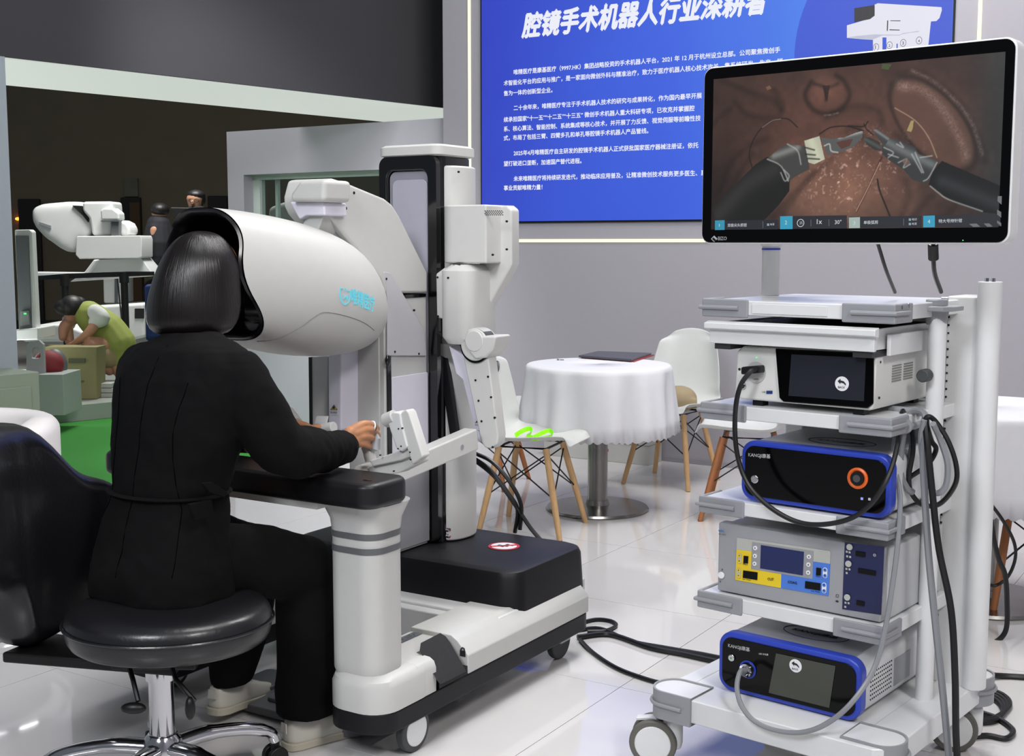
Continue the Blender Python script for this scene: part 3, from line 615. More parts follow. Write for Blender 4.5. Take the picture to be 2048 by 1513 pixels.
FING = [[hp(708, 858, -.112), hp(727, 849, -.100), hp(744, 850, -.102), hp(754, 858, -.128), hp(749, 868, -.150)],
        [hp(710, 867, -.108), hp(733, 860, -.094), hp(749, 864, -.100), hp(756, 873, -.124), hp(748, 881, -.146)],
        [hp(710, 877, -.110), hp(731, 873, -.093), hp(748, 879, -.102), hp(753, 888, -.126), hp(744, 893, -.146)],
        [hp(708, 888, -.114), hp(726, 888, -.098), hp(740, 894, -.106), hp(744, 901, -.126), hp(736, 904, -.142)],
        [hp(702, 872, -.140), hp(716, 862, -.168), hp(731, 858, -.175), hp(743, 863, -.165)]]
RADF = [[.013, .0112, .0092, .0086, .0076], [.0135, .0115, .0095, .0088, .0078], [.013, .011, .009, .0084, .0074], [.0125, .0098, .0082, .0076, .0068], [.016, .013, .0108, .009]]
wr = hp(688, 893, -.118); pc = hp(712, 872, -.118)
def hand(tf, bd):
    bd.limb([tf(hp(660, 900, -.115)), tf(hp(682, 895, -.118)), tf(hp(702, 884, -.120)), tf(hp(718, 872, -.114))], [.028, .0245, .027, .022])
    bd.limb([tf(hp(700, 866, -.118)), tf(hp(720, 857, -.108))], [.018, .013]); bd.limb([tf(hp(700, 888, -.118)), tf(hp(722, 886, -.106))], [.020, .0125])
    for f, r in zip(FING, RADF): bd.limb([tf(p) for p in f], r, 10)
hand(lambda p: p, bd)
lt = K.B(592, 858, .10)
def ltf(p): return Vector((lt.x-(p.x-(-.11)), lt.y+(p.y-.02)-.02, lt.z+(p.z-hp(740, 870, -.11).z)))
hand(ltf, bd)
eR = (-.088, -.34, .84); arm((-.125, -.43, 1.01), eR, tuple(wr), bd)
lw = ltf(wr); bd.limb([(-.48, -.445, .99), (-.525, -.40, .93), (-.555, -.32, .86), (-.56, -.18, .835), tuple(lw)], [.034, .034, .032, .03, .022])
bd.limb([(-.25, -.50, .57), (-.225, -.13, .48), (-.20, -.17, .12)], [.05, .05, .036]); bd.limb([(-.41, -.50, .57), (-.47, -.07, .48), (-.49, -.15, .14)], [.05, .05, .036])
body = pw('body', bd, SKIN, remesh=.0032, sm=3)
# hair: bob
hm_ = M()
hs = []
for z, a_, b_, ra, rb in ((1.380, -.384, -.325, .012, .012), (1.376, -.384, -.325, .032, .034), (1.366, -.385, -.325, .052, .056), (1.347, -.386, -.326, .070, .077), (1.318, -.386, -.328, .090, .094), (1.285, -.388, -.33, .103, .108), (1.24, -.394, -.335, .110, .119), (1.195, -.397, -.338, .119, .125), (1.155, -.398, -.344, .121, .120), (1.13, -.397, -.352, .112, .104), (1.112, -.394, -.357, .092, .080)):
    lp = []
    for k in range(48):
        t = 2*PI*k/48; w_ = 1+.006*math.sin(t*9+z*8)+.003*math.sin(t*23)
        f = 1.0 if math.sin(t) < .3 else 1-.32*max(0, (1.30-z)/.2)*(math.sin(t)-.3)/.7
        lp.append((a_+ra*math.cos(t)*w_, b_+rb*math.sin(t)*w_*max(.3, f), z))
    hs.append(lp)
hm_.loft(hs)
HAIRM = mat('hair_black', (17, 13, 12), .3, noise=.2, spec=.45, nscale=60, ntscale=(1, 1, .04))
nt = HAIRM.node_tree; N = nt.nodes; L = nt.links; tc = N.new('ShaderNodeTexCoord'); sx = N.new('ShaderNodeSeparateXYZ'); L.new(tc.outputs['Object'], sx.inputs[0])
def nmath(op, a, b=None, bv=0.):
    q_ = N.new('ShaderNodeMath'); q_.operation = op; L.new(a, q_.inputs[0])
    if b is not None: L.new(b, q_.inputs[1])
    else: q_.inputs[1].default_value = bv
    return q_.outputs[0]
dx_ = nmath('SUBTRACT', sx.outputs[0], None, -.385); dy_ = nmath('SUBTRACT', sx.outputs[1], None, -.325)
an_ = nmath('MULTIPLY', nmath('ARCTAN2', dx_, dy_), None, 26.); zz_ = nmath('MULTIPLY', sx.outputs[2], None, 5.)
cb3 = N.new('ShaderNodeCombineXYZ'); L.new(an_, cb3.inputs[0]); L.new(zz_, cb3.inputs[1])
n2 = N.new('ShaderNodeTexNoise'); n2.inputs['Scale'].default_value = 1.6; n2.inputs['Detail'].default_value = 5; L.new(cb3.outputs[0], n2.inputs['Vector'])
bp = N.new('ShaderNodeBump'); bp.inputs['Strength'].default_value = .5; bp.inputs['Distance'].default_value = .003; L.new(n2.outputs[0], bp.inputs['Height']); L.new(bp.outputs[0], N['Principled BSDF'].inputs['Normal'])
hair = pw('hair', hm_, HAIRM, ang=80, sub=1)
# jacket
jm = M(); secs = []
def lobe(z, a_, b_, ra, rb, n=2.4, N=40):
    out = []
    for k in range(N):
        t = 2*PI*k/N; c, s2 = math.cos(t), math.sin(t)
        out.append((a_+ra*abs(c)**(2/n)*(1 if c > 0 else -1), b_+rb*abs(s2)**(2/n)*(1 if s2 > 0 else -1), z))
    return out
for q in ((.492, -.318, -.555, .190, .140), (.54, -.322, -.55, .187, .140), (.60, -.326, -.54, .176, .134), (.67, -.328, -.522, .164, .126), (.735, -.328, -.508, .152, .114), (.80, -.325, -.495, .164, .118), (.88, -.318, -.48, .186, .122), (.96, -.315, -.465, .198, .122), (1.02, -.312, -.455, .206, .110), (1.055, -.312, -.448, .212, .096), (1.088, -.318, -.438, .176, .082), (1.112, -.335, -.418, .090, .066), (1.126, -.343, -.402, .064, .055)): secs.append(lobe(*q))
jm.loft(secs)
jm.limb([(-.140, -.442, 1.028), (-.098, -.425, .94), (-.080, -.37, .852), (-.09, -.25, .822), (-.108, -.15, .812), (-.117, -.085, .806)], [.066, .070, .074, .062, .052, .044], 18)
jm.limb([(-.475, -.442, 1.028), (-.52, -.40, .94), (-.555, -.32, .86), (-.56, -.18, .835), tuple(lerp(Vector((-.58, -.18, .835)), lw, .55)), tuple(lerp(Vector((-.58, -.18, .835)), lw, .9))], [.072, .066, .062, .055, .046, .040], 18)
SUITJ = SUIT
jacket = pw('jacket', jm, SUITJ, remesh=.008, sm=5)
tex = bpy.data.textures.new('folds', 'CLOUDS'); tex.noise_scale = .11; tex.noise_depth = 2
d = jacket.modifiers.new('folds', 'DISPLACE'); d.texture = tex; d.strength = .018; d.mid_level = .5; d.texture_coords = 'LOCAL'
d2_ = jacket.modifiers.new('folds2', 'DISPLACE'); tex2 = bpy.data.textures.new('folds_fine', 'CLOUDS'); tex2.noise_scale = .045; d2_.texture = tex2; d2_.strength = .006; d2_.mid_level = .5; d2_.texture_coords = 'LOCAL'
dg = bpy.context.evaluated_depsgraph_get(); dg.update(); BJ = BVHTree.FromObject(jacket, dg)
def onback(x, z):
    h = BJ.ray_cast(Vector((x, -1.2, z)), Vector((0, 1, 0))); return (h[0]+Vector((0, -.0006, 0))) if h[0] is not None else None
for path in ([(-.325, 1.10-.03*k) for k in range(19)], [(-.20-.02*math.sin(k*.3), 1.02-.03*k) for k in range(16)], [(-.44+.02*math.sin(k*.3), 1.02-.03*k) for k in range(16)]):
    pp_ = [q_ for q_ in (onback(*p_) for p_ in path) if q_ is not None]
    if len(pp_) > 3: pw('seam', M().tube(pp_, .0009, 6), mat('suit_seam', (5, 5, 6), 1., spec=0.), jacket)
# belt, belt end, pocket flap, collar
bl = [(-.328+.160*math.cos(t), -.508+.122*math.sin(t), .742) for t in np.linspace(0, 2*PI, 41)[:-1]]
pw('belt', M().tube(bl, .011, 6, closed=True, sq=.4), SUIT, jacket)
pw('belt_end', M().prism(PA(-.13, [(398, 966), (418, 964), (449, 984), (443, 995), (412, 984)]), (.012, 0, 0)), SUIT, jacket, bev=.003)
pw('pocket_flap', M().prism(PA(-.145, [(372, 1008), (418, 1000), (422, 1032), (384, 1042)]), (.012, 0, 0)), SUIT, jacket, bev=.003)
# trousers
tm_ = M()
tm_.limb([(-.26, -.50, .55), (-.235, -.30, .528), (-.222, -.125, .470)], [.105, .096, .088], 18)
tm_.loft([[(x, y, z) for x, y, z in lobe(z, a_, b_, ra, rb, 2.2, 28)] for z, a_, b_, ra, rb in ((.50, -.222, -.12, .08, .09), (.38, -.215, -.125, .080, .100), (.25, -.208, -.140, .078, .098), (.12, -.200, -.152, .078, .092), (.085, -.198, -.156, .080, .092))])
tm_.limb([(-.42, -.50, .56), (-.45, -.28, .535), (-.475, -.09, .475)], [.105, .096, .085], 18)
tm_.loft([[(x, y, z) for x, y, z in lobe(z, a_, b_, ra, rb, 2.2, 28)] for z, a_, b_, ra, rb in ((.49, -.475, -.09, .08, .085), (.36, -.48, -.095, .078, .095), (.24, -.488, -.12, .072, .09), (.15, -.493, -.140, .062, .068), (.108, -.495, -.148, .054, .060))])
trs = pw('trousers', tm_, SUIT2, remesh=.009, sm=4)
d = trs.modifiers.new('folds', 'DISPLACE'); d.texture = tex; d.strength = .014; d.mid_level = .5; d.texture_coords = 'LOCAL'
# shoes
def shoe(hx, hy, tx, ty, z0=0.0, pitch=0.0):
    h = Vector((hx, hy, 0)); t = Vector((tx, ty, 0)); L_ = (t-h).length; f = (t-h).normalized(); s_ = Vector((f.y, -f.x, 0))
    def P3(u, w_, z): return h+f*(u*L_)+s_*w_+Vector((0, 0, z0+z+pitch*(1-u)))
    us = [0, .04, .12, .3, .5, .7, .85, .95, 1.0]; ws = [.012, .026, .033, .034, .038, .043, .039, .027, .012]
    out = [(u, w_) for u, w_ in zip(us, ws)]+[(u, -w_) for u, w_ in reversed(list(zip(us, ws)))]
    up = M(); secs = []
    for k, (sc, zs) in enumerate(((1.0, [.012]*9), (1.0, [.026]*9), (.98, [.045, .05, .05, .05, .045, .042, .04, .036, .032]), (.86, [.080, .082, .080, .078, .066, .056, .050, .042, .036]), (.62, [.085, .088, .086, .086, .078, .064, .056, .046, .038]))):
        zz = zs+zs[::-1]; secs.append([P3(.5+(u-.5)*(1-(1-sc)*.25), w_*sc, z) for (u, w_), z in zip(out, zz)])
    up.loft(secs)
    so = M().loft([[P3(.5+(u-.5)*1.03, w_*1.08, z) for u, w_ in out] for z in (0, .004, .022)])
    sh = pw('shoe', up, SHOE, sub=1, ang=80); pw('sole', so, SOLE, sh, bev=.004)
    for i in range(3): pw('lace', M().tube([P3(.50+i*.07, .024, .070-i*.006), P3(.50+i*.07, 0, .084-i*.008), P3(.50+i*.07, -.024, .070-i*.006)], .003, 6), SHOE, sh)
    pw('heel_tab', M().prism([P3(-.005, .014, .05), P3(-.005, -.014, .05), P3(.0, -.012, .076), P3(.0, .012, .076)], tuple(-f*.003)), SHOE, sh)
shoe(-.215, -.235, -.135, .02, .0); shoe(-.500, -.215, -.545, .055, .0, .03)
# ================================================================ STOOL
SX, SY = -.85, 2.93
stl = thing('stool', 'black leather wrap-around back stool with chrome star base, under the seated woman', 'stool', (SX, SY, 0))
def sp_(name, m, mt, par=None, **k): return obj(name, m, mt, par or stl, **k)
secs = []
for z, r_ in ((.392, .15), (.394, .20), (.405, .224), (.43, .234), (.465, .235), (.484, .226), (.495, .20), (.500, .15), (.498, .08)): secs.append([(.03+r_*1.04*math.cos(t), -.02+r_*(.92 if math.sin(t) < 0 else .98)*math.sin(t), z) for t in np.linspace(0, 2*PI, 49)[:-1]])
st_ = sp_('seat', M().loft(secs), LEATH, ang=80, sub=1)
sp_('piping', M().tube([(.03+.238*1.04*math.cos(t), -.02+.236*.93*math.sin(t), .455) for t in np.linspace(0, 2*PI, 49)[:-1]], .003, 6, closed=True), LEATH, st_)
bm_ = M(); secs = []
for ang_, zl, zh_, R_, th in ((120, .665, .70, .37, .02), (124, .63, .725, .37, .034), (129, .53, .738, .372, .04), (134, .42, .748, .375, .05), (140, .375, .775, .378, .055), (150, .36, .855, .382, .062), (160, .350, .905, .385, .066), (168, .350, .915, .388, .070), (174, .37, .92, .39, .073), (178, .50, .922, .39, .075), (188, .54, .925, .40, .075), (200, .545, .905, .41, .07), (212, .57, .86, .42, .055), (222, .62, .78, .42, .03)):
    a_ = math.radians(ang_); lp = []
    for x, z in rrect(-th, th, zl, zh_, min(th, (zh_-zl)/2)*.9, 6):
        lp.append(((R_+x+.04*(z-.6))*math.cos(a_), (R_+x+.04*(z-.6))*math.sin(a_)*1.0, z))
    secs.append(lp)
bm_.loft(secs)
bk = sp_('backrest', bm_, LEATH, ang=80, sub=1)
def bkp(ang_, z, o_): a_ = math.radians(ang_); r_ = .395+o_+.04*(z-.6); return (r_*math.cos(a_), r_*math.sin(a_), z)
sp_('seam', M().tube(spline([bkp(200, .56, .066), bkp(196, .60, .076), bkp(192, .66, .082), bkp(193, .76, .080), bkp(200, .86, .066)], 6), .0035, 6), LEATH, bk)
sp_('seam', M().tube(spline([bkp(160, .50, .06), bkp(170, .66, .078), bkp(180, .80, .08), bkp(190, .905, .04)], 6), .0035, 6), LEATH, bk)
sp_('back_cushion', M().ell((-.455, -.06, .72), (.05, .12, .11), 20, 14, Matrix.Rotation(.15, 3, 'Z')), LEATH, bk, ang=80)
sp_('under_frame', M().prism([(.05, -.06, .325), (.05, .06, .325), (-.34, .20, .325), (-.40, .04, .325)], (0, 0, .027)).box(-.10, .10, -.06, .06, .34, .405), BLACK, bev=.006)
sp_('column', M().cyl((0, 0, .13), (0, 0, .345), .030).cyl((0, 0, .30), (0, 0, .36), .036), CHROME)
for x0, dx, dz in ((-.03, .02, -.09), (.07, .05, -.08)):
    lv = sp_('lever', M().tube([(x0-.02, -.09, .37), (x0, -.12, .34), (x0+dx, -.15, .30)], .006, 8), BLACK)
    sp_('lever_paddle', M().ell((x0+dx-.01, -.155, .285), (.030 if x0 < 0 else .012, .014, .014 if x0 < 0 else .028), 14, 8), BLACK, lv)
sp_('hub', M().lathe([(.045, .10), (.05, .115), (.045, .15), (.034, .165)], (0, 0, 0), 28), CHROME, bev=.003)
for k in range(5):
    a_ = math.radians(182+72*k); dx, dy = math.cos(a_), math.sin(a_)
    pts = [(dx*r_, dy*r_, z) for r_, z in ((.03, .13), (.12, .135), (.22, .12), (.285, .095), (.30, .07))]
    lg = sp_('leg', M().tube(spline(pts, 5), [.024]*6+[.021]*8+[.018]*7, 12, sq=.8), CHROME)
    c0 = (dx*.30, dy*.30)
    fk = sp_('caster_fork', M().tube([(c0[0], c0[1], .075), (c0[0], c0[1], .045)], .012, 10), BLACK, lg)
    nx, ny = -dy, dx
    for s_ in (-1, 1): sp_('wheel', M().cyl((c0[0]+nx*.008*s_, c0[1]+ny*.008*s_, .028), (c0[0]+nx*.024*s_, c0[1]+ny*.024*s_, .028), .028, n=20), BLACK, lg, bev=.004)
# ================================================================ MONITOR + CART
cart = frame_of(Q, 'equipment_cart', 'white metal endoscopy trolley with grey corner bumpers and four device shelves', 'trolley')
def qp(name, m, mt, par=None, **k): return obj(name, m, mt, par or cart, **k)
def QB(b, pts): return [Q.B(u, v, b) for u, v in pts]
def QA(a, pts): return [Q.A(u, v, a) for u, v in pts]
XL, XR, YF, YB = -.235, .262, -.36, .13
def bumper(par, x0, x1, y0, y1, z0, z1):
    # L-shaped corner guard around (x?, YF)
    m = M(); left = x0 < 0
    e_ = .006; L1 = .125; L2 = .10
    if left: O = [(x0-e_, y0-e_), (x0+L1, y0-e_), (x0+L1, y0+.002), (x0+.004, y0+.004), (x0+.004, y0+L2), (x0-e_, y0+L2)]
    else: O = [(x1+e_, y0-e_), (x1-L1, y0-e_), (x1-L1, y0+.002), (x1-.004, y0+.004), (x1-.004, y0+L2), (x1+e_, y0+L2)]
    m.slab(O, z0-.006, z1+.004)
    bp_ = qp('corner_bumper', m, BUMP, par, bev=.004)
    zc = (z0+z1)/2
    pts = [(x0+.10, y0-e_-.003, zc), (x0-e_-.003, y0-e_-.003, zc), (x0-e_-.003, y0+.07, zc)] if left else [(x1-.10, y0-e_-.003, zc), (x1+e_+.003, y0-e_-.003, zc), (x1+e_+.003, y0+.07, zc)]
    qp('bumper_rib', M().tube(pts, .0055, 8), BUMP, bp_)
for i, (z, th) in enumerate(((.448, .036), (.698, .034), (.942, .034), (1.206, .036))):
    sh_ = qp('shelf', M().slab(rrect(XL, XR, YF, YB, .012, 3), z-th, z), WHITE2, bev=.003)
    bumper(sh_, XL, XR, YF, YB, z-th, z); bumper(sh_, XR-.13, XR, YF, YB, z-th, z)
qp('shelf_label_holder', M().box(-.10, .10, YF-.003, YF, 1.176, 1.2), WHITE2, bev=.001)
# base frame
bz0, bz1 = .145, .205
qp('base', M().slab([(-.29, -.47), (-.25, -.49), (.30, -.49), (.335, -.46), (.335, .20), (.24, .20), (.24, -.36), (-.24, -.36), (-.24, .20), (-.29, .20)], bz0, bz1), WHITE2, bev=.004)
qp('base_plate', M().box(-.245, .245, -.37, .16, .175, .202), WHITE2, bev=.002)
def sleeve(cx, cy, sx, sy, back):
    O = [(cx+x*sx, cy+y*sy) for x, y in [(.5, -.5), (0, -.5)]+[(-.5*math.sin(t)**.7 if 0 < t < PI else 0, -.5*math.cos(t)) for t in np.linspace(.1, PI-.1, 10)]+[(0, .5), (.5, .5)]]
    I = [(cx+(x-cx)*.93+(.004 if 1 else 0), cy+(y-cy)*.88) for x, y in O]
    return O, I
for cx, cy, fl_, nm in ((-.262, -.44, 1, 1), (.30, -.42, -1, 1), (.305, .15, -1, 1), (-.262, .17, 1, 1)):
    O = [(cx-fl_*.05*math.cos(t), cy-.058*math.sin(t)) for t in np.linspace(-PI/2, PI/2, 15)]
    O = [(cx+fl_*.085, cy+.058)]+O+[(cx+fl_*.085, cy-.058)]
    I = [(cx+(x-cx)*(.9 if (x-cx)*fl_ < 0 else 1), cy+(y-cy)*.9) for x, y in O]
    bb = qp('base_bumper', M().ring([(x, y, bz0-.008) for x, y in O], [(x, y, bz0-.008) for x, y in I], (0, 0, bz1-bz0+.014)), BUMP, bev=.002)
    qp('bumper_rib', M().tube([(x+(x-cx)*.06, y+(y-cy)*.06, (bz0+bz1)/2) for x, y in O[1:-1]]+[(cx+fl_*.06, cy-.0615, (bz0+bz1)/2)], .005, 8), BUMP, bb)
    qp('bumper_core', M().slab(I, bz0-.004, bz1+.002), WHITE2, bb)
    # caster
    ca = qp('caster', M().cyl((cx, cy, .118), (cx, cy, .14), .010).lathe([(.010, .122), (.024, .12), (.026, .112), (.026, .06), (.022, .045)], (cx, cy, 0), 24), WHITE2, bev=.002)
    dirx, diry = (-.9, -.43); nx, ny = -diry, dirx
    od = .048 if cx < .3 and cy < 0 else .028 if cy < 0 or cx < 0 else .05; ox, oy = cx+dirx*od, cy+diry*od
    for s_ in (-1, 1):
        p0 = (ox+nx*.016*s_, oy+ny*.016*s_, .062); p1 = (ox+nx*.036*s_, oy+ny*.036*s_, .062); p2 = (ox+nx*.038*s_, oy+ny*.038*s_, .062)
        qp('wheel', M().cyl(p0, p1, .062, n=40), mat('wheel_rubber', (92, 90, 84), .5), ca, bev=.006)
        qp('wheel_cover', M().cyl(p1, p2, .047, .045, n=36), WHITE2, ca)
    qp('brake_lever', M().prism([(cx+dirx*.03-.012*nx, cy+diry*.03-.012*ny, .12), (cx+dirx*.03+.012*nx, cy+diry*.03+.012*ny, .12), (cx+dirx*.095+.012*nx, cy+diry*.095+.012*ny, .112), (cx+dirx*.095-.012*nx, cy+diry*.095-.012*ny, .112)], (0, 0, .008)), WHITE2, ca, bev=.002)
# posts
def post(name, cx, cy, rx, ry, z0, z1, mt=WHITE2): return qp(name, M().slab([(cx+rx*math.cos(t), cy+ry*math.sin(t)) for t in np.linspace(0, 2*PI, 33)[:-1]], z0, z1), mt, bev=.002)
p0 = Q.B(1858, 900, -.05)
SPX = (Q.B(1848, 900, -.10).x+Q.B(1884, 900, -.10).x)/2; post('side_post', SPX, -.10, .021, .026, .20, 1.19)
RPX = (Q.B(1942, 950, .06).x+Q.B(1988, 950, .06).x)/2; post('rear_post', RPX, .06, .029, .034, .205, 1.253)
for dx_ in (-.006, .010): qp('post_bolt', M().cyl((RPX+dx_, .05, 1.253), (RPX+dx_, .05, 1.262), .006, n=8), CHROME)
RC0 = Q.B(1882, 900, .045).x; rp = qp('rear_column', M().box(RC0, RC0+.085, .045, .17, .20, 1.215), WHITE2, bev=.006)
qp('rear_panel', M().box(-.21, .275, .135, .15, .20, 1.20), WHITE2, bev=.003)
qp('left_post', M().box(-.225, -.17, .07, .135, .20, 1.19), WHITE2, bev=.006)
slot = M().box(-.004, .004, -.0015, .0015, -.006, .006)
for k in range(44):
    z = .28+k*.0205
    sl = qp('slot', slot if k == 0 else bpy.data.objects['slot'].data, GLOSS if k == 0 else None, rp, smooth=False) if k == 0 else bpy.data.objects['slot'].copy()
    if k: COL.objects.link(sl)
    sl.scale = (.55, 1, .42); sl.location = (RC0+.008, .0445, z)
for k in range(5):
    sl = qp('vent_slot', M().prism([(-.205, .131, .82-k*.02), (-.15, .131, .83-k*.02), (-.15, .131, .836-k*.02), (-.205, .131, .826-k*.02)], (0, -.0035, 0)), mat('slot_pale', (236, 236, 238), .6), rp, smooth=False)
for u, v in ((1893, 598), (1886, 663), (1882, 797)):
    p = Q.B(u, v, -.02); qp('screw', M().cyl((p.x-.012, -.02, p.z), (p.x+.004, -.02, p.z), .0045, n=10), CHROME, rp)
for px in ((1800, 615), (1814, 612)):
    p = Q.A(px[0], px[1], .263); qp('screw', M().cyl((.26, p.y, p.z), (.268, p.y, p.z), .006, n=8), CHROME, rp)
# holder on the side post
hd = qp('scope_holder', M().prism([(.235, -.16, 1.185), (.30, -.16, 1.185), (.315, -.13, 1.185), (.315, -.06, 1.185), (.235, -.06, 1.185)], (0, 0, .012)).cyl((.262, -.10, 1.150), (.262, -.10, 1.186), .024, .030).cyl((.262, -.10, 1.196), (.262, -.10, 1.212), .026), BUMP, bev=.003)
p = Q.B(1852, 751, -.14); kn = qp('clamp_knob', M().cyl((p.x, -.13, p.z), (p.x, -.165, p.z), .016, n=28), RUB, bev=.004)
p = Q.B(1860, 845, -.17); hk = qp('cable_hook', M().tube([(.255, -.12, p.z-.004), (.262, -.22, p.z-.006), (.262, -.27, p.z)], .009, 10).cyl((.262, -.27, p.z), (.262, -.278, p.z), .018), BUMP)
p = Q.B(1800, 822, -.2); qp('cable_hook', M().tube([(.19, -.19, p.z), (.27, -.20, p.z)], .010, 10), BUMP)
# drawer
dw = qp('drawer', M().box(-.215, .222, YF-.01, YF+.004, 1.098, 1.142).box(-.205, .214, YF, .08, 1.10, 1.106).box(-.209, -.203, YF, .08, 1.10, 1.15).box(.210, .216, YF, .08, 1.10, 1.15), WHITE2, bev=.002)
qp('drawer_lip', M().prism([(-.222, YF-.002, 1.155), (-.222, YF-.026, 1.150), (-.222, YF-.026, 1.136), (-.222, YF-.010, 1.132), (-.222, YF-.002, 1.132)], (.452, 0, 0)), WHITE2, dw, bev=.002)
qp('drawer_rail', M().box(-.205, -.16, YF, .05, 1.083, 1.098).box(.165, .214, YF, .05, 1.083, 1.098), mat('rail_steel', (70, 70, 72), .4, .6), dw, bev=.001)
qp('drawer_inside', M().box(-.20, .208, YF+.006, .08, 1.107, 1.145), mat('drawer_dark_fill', (26, 26, 28), .6), dw)  # dark block filling the drawer
qp('drawer_guide', M().box(.222, .232, -.30, .10, 1.085, 1.135), WHITE2, dw, bev=.002)
# ---- devices
def dev(name, label): return frame_of(Q, name, label, 'medical device')
def dtext(s, u, v, u2, v2, b, par, mt, nm='lettering', off=.01, h=None):
    p = Q.B(u, v, b); q = Q.B(u2, v2, b); return text(s, p, (q-p), (0, 0, 1), (q-p).length, mt, par, nm, off, height=h)
def qpoly(name, px, b, d, mt, par, bev=0, smooth=False): return qp(name, M().prism(QB(b, px), (0, d, 0)), mt, par, bev=bev, smooth=smooth or bool(bev))
def backicon(u, v, r, b, par):
    p = Q.B(u, v, b)
    ic = qp('back_button', M().cyl((p.x, b, p.z), (p.x, b-.0008, p.z), r, n=36), INKW, par)
    x, z = p.x, p.z; k = r
    qp('back_arrow', M().prism([(x-.62*k, b-.0012, z+.32*k), (x-.2*k, b-.0012, z+.68*k), (x-.2*k, b-.0012, z+.45*k), (x+.25*k, b-.0012, z+.38*k), (x+.58*k, b-.0012, z+.05*k), (x+.6*k, b-.0012, z-.22*k), (x+.25*k, b-.0012, z+.08*k), (x-.2*k, b-.0012, z+.15*k), (x-.2*k, b-.0012, z-.06*k)], (0, -.0004, 0)), INK, ic, smooth=False)
    text('BACK', (x-.5*k, b-.0012, z-.62*k), (1, 0, 0), (0, 0, 1), 1.0*k, INK, ic, 'lettering', .012)
DW = mat('device_white', (212, 212, 208), .35)
DTOP = mat('device_top_grey', (168, 170, 174), .3, .3)
DS = mat('device_side_white', (206, 207, 208), .4)
# camera processor (top)
D1_ = dev('camera_processor', 'white boxy camera processor with slanted black touchscreen and BACK button, below the open drawer')
x0, x1, z0_, z1_ = Q.B(1470, 760, -.33).x, Q.B(1748, 760, -.33).x, .955, 1.092
qp('case', M().prism([(x0, -.33, z) if 0 else (x, -.33, z) for x, z in [(x0-.002, .962), (x0+.02, .956), (x1-.004, .956), (x1+.002, .97), (x1+.004, 1.088), (x1-.01, 1.094), (x0+.02, 1.090), (x0+.004, 1.078)]], (0, .36, 0)), DW, D1_, bev=.006)
qpoly('panel', [(1552, 697), (1738, 706), (1749, 713), (1748, 808), (1736, 817), (1568, 804), (1560, 796)], -.331, -.005, GLASSB, D1_, bev=.003)
qpoly('display', [(1583, 709), (1732, 716), (1728, 803), (1577, 792)], -.3365, -.0006, SCRN, D1_)
backicon(1684, 768, .0175, -.3375, D1_)
qpoly('connector_plug', [(1493, 733), (1530, 730), (1531, 745), (1493, 748)], -.331, -.03, BLACKM, D1_, bev=.004)
qp('plug_recess', M().cyl((Q.B(1512, 745, -.331).x, -.331, Q.B(1512, 745, -.331).z), (Q.B(1512, 745, -.331).x, -.3325, Q.B(1512, 745, -.331).z), .027, n=30), GREYW, D1_)
qpoly('usb_port', [(1533, 782), (1545, 782), (1545, 788), (1533, 788)], -.3312, -.001, mat('usb_blue', (30, 50, 110), .4), D1_)
dtext('CAMERA', 1506, 760, 1518, 760, -.3325, D1_, INK, off=0); dtext('USB', 1524, 786, 1531, 786, -.3312, D1_, INK, off=0)
p = Q.B(1513, 716, -.331); LEDG = mat('led_green', (90, 255, 140), .4, emit=1.2, noise=0); qp('indicator', M().cyl((p.x, -.331, p.z), (p.x, -.3325, p.z), .0018, n=10), LEDG, D1_)
p = Q.B(1486, 772, -.331); qp('power_button', M().cyl((p.x, -.331, p.z), (p.x, -.335, p.z), .009, n=24), CHROME, D1_, bev=.002); p = Q.B(1479, 739, -.331)
qp('mark', M().cyl((p.x, -.331, p.z), (p.x, -.3316, p.z), .0035, n=14), INK, D1_)
for i in range(2):
    for j in range(7):
        z = 1.055-j*.0062
        y0 = -.235+i*.07
        qp('vent', M().box(x1+.0035, x1+.0050, y0, y0+.055, z-.0012, z+.0012), mat('vent_grey', (120, 120, 120), .6), D1_, smooth=False)
for y, z in ((-.305, 1.07), (-.305, .985)): qp('screw', M().cyl((x1+.002, y, z), (x1+.005, y, z), .003, n=8), BLACK, D1_)
for x in (x0+.06, x1-.04):
    for y in (-.32, -.02): qp('foot', M().box(x-.014, x+.014, y, y+.03, .942, .957), BLACK, D1_)
